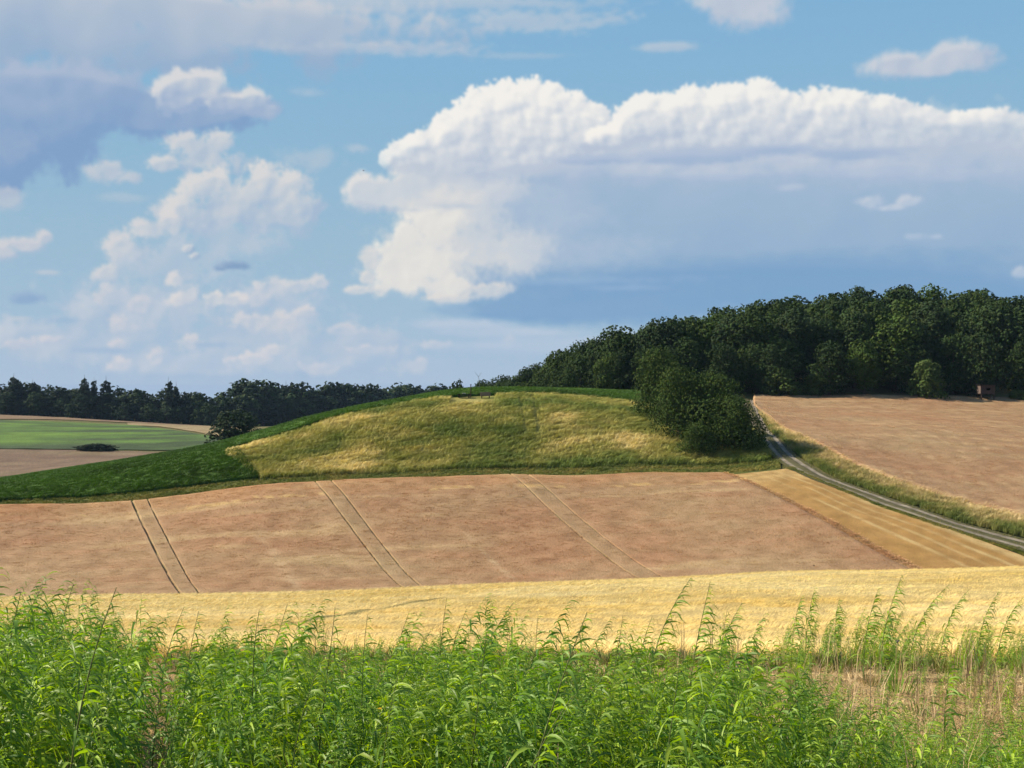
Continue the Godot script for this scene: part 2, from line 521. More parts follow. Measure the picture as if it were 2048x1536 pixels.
func mound_tint(x: float, z: float, _s: float, t: float, _track: bool) -> Color:
	var n := 0.38 + 0.8 * n_patch.get_noise_2d(x * 1.3, z * 1.8) + 0.3 * n_streak.get_noise_2d(x, z * 1.6) + 0.4 * n_grain.get_noise_2d(x * 0.22, z * 0.34)
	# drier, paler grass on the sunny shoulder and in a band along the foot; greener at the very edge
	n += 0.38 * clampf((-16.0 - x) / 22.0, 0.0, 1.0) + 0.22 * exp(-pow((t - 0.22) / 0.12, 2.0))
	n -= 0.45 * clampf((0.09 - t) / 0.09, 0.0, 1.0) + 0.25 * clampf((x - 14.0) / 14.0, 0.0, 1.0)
	return mixed([Color(0.138, 0.189, 0.038), Color(0.259, 0.270, 0.069), Color(0.402, 0.362, 0.121), Color(0.682, 0.562, 0.273)], n)

func build_fields() -> void:
	sheet("barley_field", PackedVector2Array([Vector2(-16.74, -24.00) , Vector2(-6.06, -24.00), Vector2(0.00, -24.00), Vector2(5.59, -24.00), Vector2(16.27, -24.00)]),
		PackedVector2Array([Vector2(-48.39, -84.00), Vector2(-21.20, -84.00), Vector2(0.00, -84.00), Vector2(19.57, -84.00), Vector2(48.46, -84.00)]), 150, 0.45, 0.60, 0.08, barley_tint, M.barley)
	var tracks: Array = []
	for k in [1, 2, 3]:
		var one := 24.2
		tracks.append([k, 0.10, 0.30 if k < 3 else 0.16])
		tracks.append([k + 2.0 / one, 0.09, 0.28 if k < 3 else 0.12])
	sheet("wheat_field", PackedVector2Array([Vector2(-89.83, -164.00), Vector2(-50.20, -163.50), Vector2(-26.22, -164.50), Vector2(-0.27, -166.00), Vector2(28.78, -167.00)]),
		PackedVector2Array([Vector2(-64.63, -118.00), Vector2(-29.79, -118.00), Vector2(-6.87, -118.00), Vector2(16.75, -118.00), Vector2(44.92, -118.00)]), 80, 0.6, 0.50, 0.05, far_wheat_tint, M.wheat, tracks)
	sheet("stubble_strip", PackedVector2Array([Vector2(28.98, -167.00), Vector2(30.35, -161.00), Vector2(32.96, -152.00), Vector2(36.56, -141.00), Vector2(40.59, -131.00), Vector2(45.20, -117.50)]),
		PackedVector2Array([Vector2(37.35, -168.50), Vector2(40.12, -161.00), Vector2(44.04, -151.00), Vector2(48.36, -143.00), Vector2(52.75, -135.00), Vector2(63.63, -116.00)]), 60, 1.0, 0.06, 0.03, stubble_tint, M.stubble, [], false)
	sheet("hillside_wheat_field", PackedVector2Array([Vector2(86.78, -128.00), Vector2(70.72, -137.00), Vector2(60.89, -147.00), Vector2(54.93, -155.00), Vector2(50.85, -162.00), Vector2(47.31, -173.00), Vector2(45.60, -183.00), Vector2(44.42, -194.00), Vector2(44.21, -207.00), Vector2(44.99, -222.00), Vector2(46.99, -240.00)]),
		PackedVector2Array([Vector2(177.63, -262.00), Vector2(140.54, -262.00), Vector2(119.34, -262.00), Vector2(103.05, -261.00), Vector2(92.14, -260.00), Vector2(81.30, -259.00), Vector2(72.78, -258.50), Vector2(65.33, -258.00), Vector2(58.84, -257.00), Vector2(53.65, -257.00), Vector2(49.92, -256.00)]), 60, 1.5, 0.60, 0.07, wheat_tint, M.wheat)
	sheet("mound_meadow", PackedVector2Array([Vector2(-40.53, -177.00), Vector2(-34.16, -168.20), Vector2(-28.27, -168.80), Vector2(-21.52, -169.40), Vector2(-15.40, -170.00), Vector2(-7.86, -170.50), Vector2(5.28, -171.60), Vector2(26.31, -173.00), Vector2(36.32, -174.00)]),
		PackedVector2Array([Vector2(-41.32, -179.50), Vector2(-38.79, -183.00), Vector2(-32.25, -188.00), Vector2(-25.36, -193.50), Vector2(-17.99, -198.50), Vector2(-9.42, -204.30), Vector2(6.38, -207.50), Vector2(22.33, -207.50), Vector2(39.09, -203.00)]), 40, 1.0, 0.04, 0.08, mound_tint, M.grassland, [], false)
	sheet("green_crop", PackedVector2Array([Vector2(-91.47, -167.00), Vector2(-69.01, -166.60), Vector2(-52.35, -167.20), Vector2(-42.36, -167.80), Vector2(-34.61, -168.40), Vector2(-37.26, -172.50), Vector2(-41.19, -178.00)]),
		PackedVector2Array([Vector2(-117.22, -214.00), Vector2(-87.82, -212.00), Vector2(-71.70, -210.00), Vector2(-60.92, -208.00), Vector2(-52.83, -206.00), Vector2(-48.78, -203.00), Vector2(-46.38, -198.00)]), 34, 1.0, 0.42, 0.10, green_tint, M.grassland)
	sheet("green_crop_behind_mound", PackedVector2Array([Vector2(-42.32, -181.00), Vector2(-39.00, -184.00), Vector2(-32.42, -189.00), Vector2(-25.49, -194.50), Vector2(-18.08, -199.50), Vector2(-9.47, -205.30), Vector2(6.41, -208.50), Vector2(22.91, -209.00), Vector2(39.11, -212.00)]),
		PackedVector2Array([Vector2(-48.67, -206.00), Vector2(-46.65, -212.00), Vector2(-41.29, -220.00), Vector2(-32.01, -230.00), Vector2(-22.72, -240.00), Vector2(-12.44, -248.00), Vector2(2.67, -254.00), Vector2(24.54, -257.00), Vector2(47.50, -252.00)]), 24, 1.2, 0.42, 0.08, green_tint, M.grassland)
	# far valley, left
	var far_brown := func(x: float, z: float, _s, _t, _k) -> Color:
		return mixed([Color(0.19, 0.125, 0.09), Color(0.24, 0.165, 0.115), Color(0.26, 0.20, 0.125)], 0.5 + n_patch.get_noise_2d(x * 0.4, z * 1.6) + 0.3 * n_streak.get_noise_2d(x * 0.2, z))
	sheet("brown_field", PackedVector2Array([Vector2(-209.22, -300.00), Vector2(-148.54, -300.00), Vector2(-100.00, -300.00), Vector2(-61.17, -300.00)]), PackedVector2Array([Vector2(-292.22, -419.00), Vector2(-207.47, -419.00), Vector2(-142.72, -418.00), Vector2(-103.50, -410.00)]), 30, 5.0, 0.05, 0.1, far_brown, M.far, [], false)
	var far_green := func(x: float, z: float, _s, _t, _k) -> Color:
		var n := 0.58 + 1.2 * n_patch.get_noise_2d(x * 0.35, z * 1.2) + 0.6 * n_streak.get_noise_2d(x * 0.06, z * 0.6)
		n -= 0.5 * clampf((x + 175.0) / 60.0, 0.0, 1.0)
		return mixed([Color(0.066, 0.102, 0.047), Color(0.102, 0.192, 0.043), Color(0.156, 0.282, 0.047)], n)
	sheet("meadow_beyond", PackedVector2Array([Vector2(-293.61, -421.00), Vector2(-191.43, -421.00), Vector2(-134.90, -420.00), Vector2(-97.81, -414.00)]), PackedVector2Array([Vector2(-390.55, -560.00), Vector2(-255.54, -562.00), Vector2(-168.37, -552.00), Vector2(-107.77, -450.00)]), 30, 6.0, 0.05, 0.15, far_green, M.far, [], false)
	var far_sand := func(x: float, z: float, _s, _t, _k) -> Color:
		return mixed([Color(0.36, 0.28, 0.15), Color(0.42, 0.33, 0.19)], 0.5 + n_patch.get_noise_2d(x, z))
	sheet("pale_field_beyond", PackedVector2Array([Vector2(-172.96, -556.00), Vector2(-153.79, -540.00), Vector2(-107.51, -452.00)]), PackedVector2Array([Vector2(-186.65, -600.00), Vector2(-163.59, -600.00), Vector2(-114.17, -560.00)]), 12, 6.0, 0.05, 0.1, far_sand, M.far, [], false)
	var far_tan := func(x: float, z: float, _s, _t, _k) -> Color:
		return mixed([Color(0.28, 0.19, 0.125), Color(0.33, 0.24, 0.15)], 0.5 + n_patch.get_noise_2d(x * 0.5, z * 2.0))
	sheet("tan_field_beyond", PackedVector2Array([Vector2(-394.73, -566.00), Vector2(-257.36, -566.00), Vector2(-186.67, -604.00), Vector2(-123.15, -604.00)]), PackedVector2Array([Vector2(-453.32, -650.00), Vector2(-295.55, -650.00), Vector2(-200.89, -650.00), Vector2(-132.52, -650.00)]), 14, 6.0, 0.08, 0.1, far_tan, M.far, [], false)
	var margin := func(x: float, z: float, _s, _t, _k) -> Color:
		return mixed([Color(0.100, 0.120, 0.027), Color(0.170, 0.176, 0.045)], 0.5 + n_grain.get_noise_2d(x * 0.4, z))
	sheet("grass_margin", PackedVector2Array([Vector2(-89.99, -164.30), Vector2(-50.32, -163.90), Vector2(-26.30, -165.00), Vector2(-0.27, -166.40), Vector2(25.43, -167.20), Vector2(36.43, -168.00)]), PackedVector2Array([Vector2(-91.75, -167.50), Vector2(-51.46, -167.60), Vector2(-26.92, -168.90), Vector2(-0.28, -171.30), Vector2(26.34, -173.20), Vector2(37.84, -174.50)]), 5, 1.0, 0.0, 0.03, margin, M.grassland, [], false)
	# willow plantation soil
	var soil := func(x: float, z: float, _s, _t, _k) -> Color:
		return mixed([Color(0.408, 0.261, 0.112), Color(0.624, 0.433, 0.195), Color(0.768, 0.573, 0.286)], 0.5 + 0.8 * n_grain.get_noise_2d(x * 1.5, z * 1.5) + 0.4 * n_patch.get_noise_2d(x * 6.0, z * 6.0))
	sheet("plantation_soil", PackedVector2Array([Vector2(-14, 6), Vector2(14, 6)]), PackedVector2Array([Vector2(-12.59, -23.50), Vector2(12.61, -23.50)]), 90, 0.35, 0.0, 0.07, soil, M.soil, [], false)

# ---------------------------------------------------------------- farm track
const TRACK: Array = [Vector2(75.94, -112.00), Vector2(67.35, -121.00), Vector2(60.89, -128.00), Vector2(55.92, -135.00), Vector2(50.32, -142.00), Vector2(46.77, -149.00), Vector2(42.93, -157.00), Vector2(40.62, -163.00), Vector2(39.27, -170.00), Vector2(38.81, -179.00), Vector2(39.69, -192.00), Vector2(41.31, -208.00), Vector2(45.25, -235.00), Vector2(48.01, -252.00)]

func build_road() -> void:
	var curve := Curve2D.new()
	for k in TRACK.size():
		var d: Vector2 = (TRACK[mini(k + 1, TRACK.size() - 1)] - TRACK[maxi(k - 1, 0)]) / 6.0
		curve.add_point(TRACK[k], -d, d)
	var s := Shape.new()
	var len := curve.get_baked_length()
	var n := int(len / 0.8)
	# across the track: verge, rut, grassy crown, rut, verge
	var offs := [-1.75, -1.2, -1.05, -0.95, -0.6, -0.42, 0.0, 0.42, 0.6, 0.95, 1.05, 1.2, 1.75]
	var drop := [0.02, 0.0, -0.03, -0.06, -0.06, 0.0, 0.04, 0.0, -0.06, -0.06, -0.03, 0.0, 0.02]
	for k in n + 1:
		var p := curve.sample_baked(len * k / n)
		var q := curve.sample_baked(minf(len * k / n + 0.5, len))
		var o := curve.sample_baked(maxf(len * k / n - 0.5, 0.0))
		var side := (q - o).normalized().orthogonal()
		for e in offs.size():
			var a: Vector2 = p + side * offs[e]
			s.v.append(on_land(a.x, a.y, 0.10 + drop[e] + 0.02 * n_grain.get_noise_2d(a.x * 2.0, a.y * 2.0)))
			var rut: bool = absf(absf(offs[e]) - 0.78) < 0.3
			var g := n_grain.get_noise_2d(a.x * 0.8, a.y * 0.8)
			var c := Color(0.44, 0.39, 0.32).lerp(Color(0.27, 0.24, 0.195), clampf(0.5 + g, 0.0, 1.0)) if rut else Color(0.12, 0.125, 0.06).lerp(Color(0.16, 0.145, 0.08), clampf(0.5 + g, 0.0, 1.0))
			s.c.append(c)
	var w := offs.size()
	for k in n:
		for e in w - 1:
			var o := k * w + e
			s.i.append_array([o, o + 1, o + w + 1, o, o + w + 1, o + w])
	var a0 := s.v[s.i[0]]
	if (s.v[s.i[2]] - a0).cross(s.v[s.i[1]] - a0).y < 0.0:
		for k in range(0, s.i.size(), 3):
			var t := s.i[k + 1]; s.i[k + 1] = s.i[k + 2]; s.i[k + 2] = t
	tag(part("farm_track", s.mesh(), M.gravel, self), "", "", "", "structure")
	# grass on its crown and creeping in from the sides
	var r := rng(91)
	var places: Array = []
	var tints := PackedColorArray()
	for k in 2600:
		var at := r.randf() * len
		var p := curve.sample_baked(at)
		var side := (curve.sample_baked(minf(at + 0.5, len)) - curve.sample_baked(maxf(at - 0.5, 0.0))).normalized().orthogonal()
		var off: float = [r.randfn() * 0.16, 1.45 + r.randfn() * 0.2, -1.45 + r.randfn() * 0.2][k % 3]
		if k % 3 == 0 and n_grain.get_noise_2d(at * 0.3, 0.0) < -0.1: continue
		p += side * off
		places.append(Transform3D(Basis(Vector3.UP, r.randf() * TAU).scaled(Vector3.ONE * r.randf_range(0.3, 0.8)), on_land(p.x, p.y, 0.08)))
		tints.append(Color(0.15, 0.17, 0.05).lerp(Color(0.28, 0.24, 0.11), r.randf()))
	scatter("track_grass", tuft(50, 12, 0.25, 0.25, 0.04, 0.2, 0.8), M.grass, places, tints, "dull grass on the crown and edges of the farm track", "grass")

# ---------------------------------------------------------------- grasses and crops, as one mass each
func tuft(s: int, blades: int, tall: float, spread: float, wide: float, lean: float, bend: float) -> ArrayMesh:
	var r := rng(s)
	var sh := Shape.new()
	for k in blades:
		var a := r.randf() * TAU
		var b := Vector3(cos(a), 0, sin(a)) * spread * sqrt(r.randf())
		var h := tall * r.randf_range(0.6, 1.1)
		var out := Vector3(cos(a), 0, sin(a)) * bend * h * r.randf_range(0.3, 1.0) + Vector3(lean, 0, lean * 0.2) * h
		var d := Vector3(cos(a + 1.3 + r.randf()), 0, sin(a + 1.3 + r.randf())) * wide * 0.5
		var g := r.randf_range(0.75, 1.15)
		var col := Color(g, g * r.randf_range(0.95, 1.04), g * r.randf_range(0.85, 1.05))
		var m := b + out * 0.35 + Vector3.UP * h * 0.62
		var t := b + out + Vector3.UP * h * (1.0 - 0.25 * bend)
		sh.quad(b - d, b + d, m + d * 0.8, m - d * 0.8, col)
		sh.tri(m - d * 0.8, m + d * 0.8, t, col)
	return sh.mesh()

func inside(poly: PackedVector2Array, p: Vector2) -> bool:
	return Geometry2D.is_point_in_polygon(p, poly)

func sow(called: String, mesh: Mesh, m: Material, s: int, count: int, A: PackedVector2Array, B: PackedVector2Array, up: float, lo: float, hi: float, tint: Callable, vary: float, label: String, category: String, skip = null) -> void:
	var r := rng(s)
	var places: Array = []
	var tints := PackedColorArray()
	# cells by area, so that the cover is even
	var cells: Array = []
	var total := 0.0
	for k in A.size() - 1:
		var area := absf((B[k] - A[k + 1]).cross(B[k + 1] - A[k])) / 2.0
		total += area
		cells.append(total)
	for n in count:
		var pick := r.randf() * total
		var k := 0
		while cells[k] < pick and k < cells.size() - 1: k += 1
		var sx := k + r.randf()
		var t := r.randf()
		var p := along(A, sx).lerp(along(B, sx), t)
		if skip != null and skip.call(p.x, p.y, sx, t): continue
		var z := r.randf_range(lo, hi)
		var bs := Basis(Vector3.UP, r.randf_range(-0.7, 0.7)).scaled(Vector3(z, z * r.randf_range(0.8, 1.2), z))
		places.append(Transform3D(bs, on_land(p.x, p.y, up)))
		var c: Color = tint.call(p.x, p.y, sx, t, false)
		var g := 1.0 + r.randf_range(-vary, vary)
		tints.append(Color(c.r * g, c.g * g * r.randf_range(0.95, 1.05), c.b * g))
	scatter(called, mesh, m, places, tints, label, category)

func build_grasses() -> void:
	# barley: more, finer tufts close by
	var ear := tuft(41, 26, 0.34, 0.26, 0.013, 0.45, 0.6)
	sow("barley_ears", ear, M.straw, 51, 52000, PackedVector2Array([Vector2(-12.96, -24.20), Vector2(0.00, -24.20), Vector2(12.98, -24.20)]), PackedVector2Array([Vector2(-22.80, -48.00), Vector2(0.00, -48.00), Vector2(22.83, -48.00)]), 0.40, 0.6, 0.95, barley_tint, 0.10, "ripe yellow barley ears leaning in the wind behind the willows", "barley", func(x, z, _s, _t): return trodden(x, z))
	sow("barley_ears_beyond", tuft(42, 22, 0.36, 0.42, 0.024, 0.45, 0.6), M.straw, 52, 42000, PackedVector2Array([Vector2(-22.80, -48.00), Vector2(0.00, -48.00), Vector2(22.83, -48.00)]), PackedVector2Array([Vector2(-37.74, -83.00), Vector2(0.00, -83.00), Vector2(37.81, -83.00)]), 0.36, 0.7, 1.0, barley_tint, 0.09, "ripe yellow barley ears along the crest before the hollow", "barley", func(x, z, _s, _t): return trodden(x, z))
	sow("barley_edge", tuft(49, 18, 0.95, 0.2, 0.014, 0.25, 0.4), M.straw, 61, 5200, PackedVector2Array([Vector2(-12.37, -23.10), Vector2(0.00, -23.10), Vector2(12.39, -23.10)]), PackedVector2Array([Vector2(-13.07, -24.40), Vector2(0.00, -24.40), Vector2(13.09, -24.40)]), -0.1, 0.5, 1.0, barley_tint, 0.25, "loose straw coloured barley stalks along the near edge of the field", "barley")
	# wheat
	var on_track := func(_x: float, _z: float, s: float, _t: float) -> bool:
		for k in [1.0, 2.0, 3.0]:
			if absf(s - k) < 0.018 or absf(s - k - 0.083) < 0.018: return true
		return false
	var wt := tuft(43, 24, 0.26, 0.50, 0.03, 0.25, 0.6)
	sow("wheat_ears", wt, M.straw, 53, 60000, PackedVector2Array([Vector2(-89.83, -164.00), Vector2(-50.20, -163.50), Vector2(-26.22, -164.50), Vector2(-0.27, -166.00), Vector2(28.78, -167.00)]),
		PackedVector2Array([Vector2(-65.73, -120.00), Vector2(-30.39, -120.00), Vector2(-7.23, -120.00), Vector2(16.70, -120.00), Vector2(45.29, -120.00)]), 0.33, 0.6, 1.0, far_wheat_tint, 0.26, "reddish tan wheat ears of the field across the hollow", "wheat", on_track)
	sow("wheat_ears_on_the_hillside", wt, M.straw, 54, 50000, PackedVector2Array([Vector2(71.23, -138.00), Vector2(61.31, -148.00), Vector2(55.28, -156.00), Vector2(51.17, -163.00), Vector2(47.58, -174.00), Vector2(45.85, -184.00), Vector2(44.65, -195.00), Vector2(44.43, -208.00), Vector2(45.20, -223.00)]),
		PackedVector2Array([Vector2(134.72, -261.00), Vector2(118.89, -261.00), Vector2(102.65, -260.00), Vector2(91.78, -259.00), Vector2(80.99, -258.00), Vector2(72.36, -257.00), Vector2(65.08, -257.00), Vector2(58.61, -256.00), Vector2(51.37, -256.00)]), 0.42, 0.6, 1.0, wheat_tint, 0.26, "tan wheat ears of the field below the wood", "wheat")
	# mound
	var ruts := func(x: float, z: float, _s: float, t: float) -> bool:
		if t > 0.80 and x > -10.5 and x < -2.6: return true      # mown round the benches
		return t > 0.34 and t < 0.93 and (absf(x - (1.55 - (t - 0.6) * 1.6)) < 0.5 or absf(x - (3.55 - (t - 0.6) * 1.0)) < 0.5)
	var gr := tuft(44, 30, 0.80, 0.45, 0.034, 0.7, 0.6)
	var mA := PackedVector2Array([Vector2(-40.53, -177.00), Vector2(-34.16, -168.20), Vector2(-28.27, -168.80), Vector2(-21.52, -169.40), Vector2(-15.40, -170.00), Vector2(-7.86, -170.50), Vector2(5.28, -171.60), Vector2(26.31, -173.00), Vector2(36.32, -174.00)])
	var mB := PackedVector2Array([Vector2(-41.32, -179.50), Vector2(-38.79, -183.00), Vector2(-32.25, -188.00), Vector2(-25.36, -193.50), Vector2(-17.99, -198.50), Vector2(-9.42, -204.30), Vector2(6.38, -207.50), Vector2(22.33, -207.50), Vector2(39.09, -203.00)])
	sow("meadow_grass", gr, M.grass, 55, 26000, mA, mB, 0.0, 0.5, 1.25, mound_tint, 0.35, "long olive and straw coloured grass on the mound", "grass", ruts)
	# the green crop
	var lf := tuft(45, 22, 0.42, 0.45, 0.08, 0.15, 1.0)
	sow("crop_leaves", lf, M.grass, 56, 34000, PackedVector2Array([Vector2(-91.47, -167.00), Vector2(-69.01, -166.60), Vector2(-52.35, -167.20), Vector2(-42.36, -167.80), Vector2(-34.61, -168.40), Vector2(-37.26, -172.50), Vector2(-41.19, -178.00)]),
		PackedVector2Array([Vector2(-115.02, -210.00), Vector2(-86.16, -208.00), Vector2(-70.67, -207.00), Vector2(-60.33, -206.00), Vector2(-52.32, -204.00), Vector2(-48.30, -201.00), Vector2(-45.91, -196.00)]), 0.27, 0.55, 1.0, green_tint, 0.18, "leafy dark green crop left of the mound", "crop")
	sow("crop_leaves_behind_the_mound", lf, M.grass, 57, 18000, PackedVector2Array([Vector2(-42.32, -181.00), Vector2(-39.00, -184.00), Vector2(-32.42, -189.00), Vector2(-25.49, -194.50), Vector2(-18.08, -199.50), Vector2(-9.47, -205.30), Vector2(6.41, -208.50), Vector2(22.91, -209.00)]),
		PackedVector2Array([Vector2(-48.67, -206.00), Vector2(-46.65, -212.00), Vector2(-41.29, -220.00), Vector2(-32.01, -230.00), Vector2(-22.72, -240.00), Vector2(-12.44, -248.00), Vector2(2.67, -254.00), Vector2(24.54, -257.00)]), 0.25, 0.6, 1.1, green_tint, 0.22, "leafy green crop behind the crest of the mound", "crop")
	# margins
	var strip := func(x: float, z: float, _s, _t, _k) -> Color:
		return mixed([Color(0.092, 0.123, 0.027), Color(0.161, 0.180, 0.041), Color(0.253, 0.209, 0.063)], 0.5 + n_grain.get_noise_2d(x * 0.3, z))
	sow("margin_grass", tuft(46, 14, 0.4, 0.35, 0.05, 0.3, 0.7), M.grass, 58, 5000, PackedVector2Array([Vector2(-90.38, -165.00), Vector2(-50.54, -164.60), Vector2(-26.43, -165.80), Vector2(-0.27, -167.20), Vector2(25.58, -168.20), Vector2(36.64, -169.00)]), PackedVector2Array([Vector2(-91.47, -167.00), Vector2(-51.34, -167.20), Vector2(-26.87, -168.60), Vector2(-0.28, -171.00), Vector2(26.31, -173.00), Vector2(37.84, -174.50)]), 0.0, 0.5, 1.0, strip, 0.2, "strip of short green grass above the wheat field", "grass")
	var verge := func(x: float, z: float, _s, t, _k) -> Color:
		return mixed([Color(0.13, 0.17, 0.045), Color(0.24, 0.24, 0.08), Color(0.46, 0.37, 0.19), Color(0.68, 0.54, 0.32)], 0.15 + 0.85 * t + 0.5 * n_grain.get_noise_2d(x * 0.4, z * 0.4))
	sow("verge_grass", tuft(47, 18, 0.9, 0.35, 0.05, 0.35, 0.6), M.grass, 59, 6500, PackedVector2Array([Vector2(69.18, -122.50), Vector2(62.44, -129.50), Vector2(57.55, -136.80), Vector2(51.73, -144.00), Vector2(48.32, -151.00), Vector2(44.45, -159.00), Vector2(42.25, -165.50), Vector2(41.03, -172.50), Vector2(40.56, -181.00), Vector2(41.28, -194.00), Vector2(42.82, -210.00)]),
		PackedVector2Array([Vector2(76.43, -128.00), Vector2(70.97, -137.50), Vector2(61.10, -147.50), Vector2(55.10, -155.50), Vector2(51.01, -162.50), Vector2(47.45, -173.50), Vector2(45.73, -183.50), Vector2(44.53, -194.50), Vector2(44.32, -207.50), Vector2(44.01, -215.00), Vector2(44.76, -224.00)]), 0.0, 0.5, 1.05, verge, 0.2, "tall bleached and green grass on the bank along the farm track", "grass")
	sow("track_edge_grass", tuft(48, 12, 0.28, 0.35, 0.05, 0.3, 0.7), M.grass, 60, 2600, PackedVector2Array([Vector2(63.23, -117.00), Vector2(52.95, -135.50), Vector2(48.43, -143.20), Vector2(44.10, -151.20), Vector2(40.24, -161.50), Vector2(37.46, -169.00)]), PackedVector2Array([Vector2(65.34, -120.00), Vector2(53.99, -134.00), Vector2(48.71, -141.00), Vector2(44.93, -148.50), Vector2(41.16, -157.00), Vector2(38.47, -169.50)]), 0.0, 0.6, 1.0, strip, 0.2, "short dull grass between the farm track and the stubble", "grass")

# ---------------------------------------------------------------- trees
func crown_shape(s: int, tall: float, wide: float, foot: float, lobes: int, leaves: int, size: float, col: Color, ragged := 0.0, bushy := false) -> ArrayMesh:
	var r := rng(s)
	var sh := Shape.new()
	var list: Array = []
	for k in lobes:
		var t := (k + 0.5) / lobes
		var y := lerpf(foot, tall * 0.93, t)
		var env := pow(1.0 - pow(t, 3.0), 0.5) if bushy else pow(sin(PI * clampf(0.14 + 0.80 * t, 0.0, 1.0)), 0.6)
		var a := k * 2.4 + r.randf()
		var d := wide * env * (r.randf_range(0.45, 0.85) if bushy else r.randf_range(0.25, 0.72))
		var rad := wide * r.randf_range(0.30, 0.48) * (0.55 + 0.45 * env)
		list.append([Vector3(cos(a) * d, y, sin(a) * d), rad, r.randf_range(0.84, 1.16)])
	for k in maxi(2, lobes / 6):
		var y := lerpf(foot + 0.2 * tall, tall * 0.8, (k + 0.5) / maxi(2, lobes / 6))
		list.append([Vector3(0, y, 0), wide * 0.5, 0.9])
	var total := 0.0
	for l in list: total += l[1] * l[1]
	for l in list:
		var n := int(leaves * l[1] * l[1] / total)
		for k in n:
			var d := Vector3(r.randfn(), r.randfn() + 0.25, r.randfn()).normalized()
			var p: Vector3 = l[0] + d * l[1] * (r.randf_range(0.72, 1.05) + ragged * maxf(0.0, r.randfn()) * 0.25) * Vector3(1, 0.82, 1)
			if p.y < foot * 0.5: continue
			var nn := (d + Vector3(r.randfn(), r.randfn(), r.randfn()) * 0.42).normalized()
			var a := nn.cross(Vector3(r.randfn(), r.randfn(), r.randfn())).normalized()
			var b := nn.cross(a)
			var z := size * r.randf_range(0.6, 1.25) * 0.5
			var g: float = l[2] * r.randf_range(0.88, 1.12)
			var c := Color(col.r * g * r.randf_range(0.85, 1.2), col.g * g, col.b * g)
			# a folded spray of leaves
			var q := p + nn * z * 0.35
			sh.tri(p - a * z, p + b * z * 0.8 - a * z * 0.1, q, c)
			sh.tri(p - a * z, q, p - b * z * 0.8 + a * z * 0.1, c)
			sh.tri(p + a * z, p - b * z * 0.7, q, c)
			sh.tri(p + a * z, q, p + b * z * 0.7, c)
	return sh.mesh()

func trunk_shape(s: int, tall: float, thick: float, limbs: int, reach: float) -> ArrayMesh:
	var r := rng(s)
	var sh := Shape.new()
	var c := Color(0.10, 0.08, 0.06)
	var bend := Vector3(r.randfn(), 0, r.randfn()) * 0.02 * tall
	var path := PackedVector3Array()
	var radii := PackedFloat32Array()
	for k in 7:
		var t := k / 6.0
		path.append(Vector3(0, -0.4, 0).lerp(Vector3(0, tall * 0.85, 0), t) + bend * sin(t * 3.0))
		radii.append(thick * (1.25 - t * 1.1))
	sh.tube(path, radii, 7, c)
	for k in limbs:
		var t := lerpf(0.3, 0.8, (k + 0.5) / limbs)
		var a := k * 2.4 + r.randf()
		var p := Vector3(0, tall * 0.85 * t, 0) + bend * sin(t * 3.0)
		var e := p + Vector3(cos(a), r.randf_range(0.5, 0.9), sin(a)) * reach * r.randf_range(0.6, 1.0)
		var m := p.lerp(e, 0.5) + Vector3(0, -0.08 * reach, 0)
		sh.tube(PackedVector3Array([p, m, e]), PackedFloat32Array([thick * 0.45, thick * 0.28, thick * 0.08]), 5, c)
	return sh.mesh()

var kinds := {}

func tree_kind(called: String, crown: Mesh, trunk: Mesh) -> void:
	kinds[called] = [crown, trunk]

func plant_tree(called: String, kind: String, x: float, z: float, wide: float, tall: float, turn: float, label: String, group: String, category := "tree", sink := 0.0) -> Node3D:
	var o := base(called, on_land(x, z, -sink), turn)
	o.scale = Vector3(wide, tall, wide)
	part("trunk", kinds[kind][1], M.bark, o)
	part("crown", kinds[kind][0], M.leaf, o)
	tag(o, label, category, group)
	return o

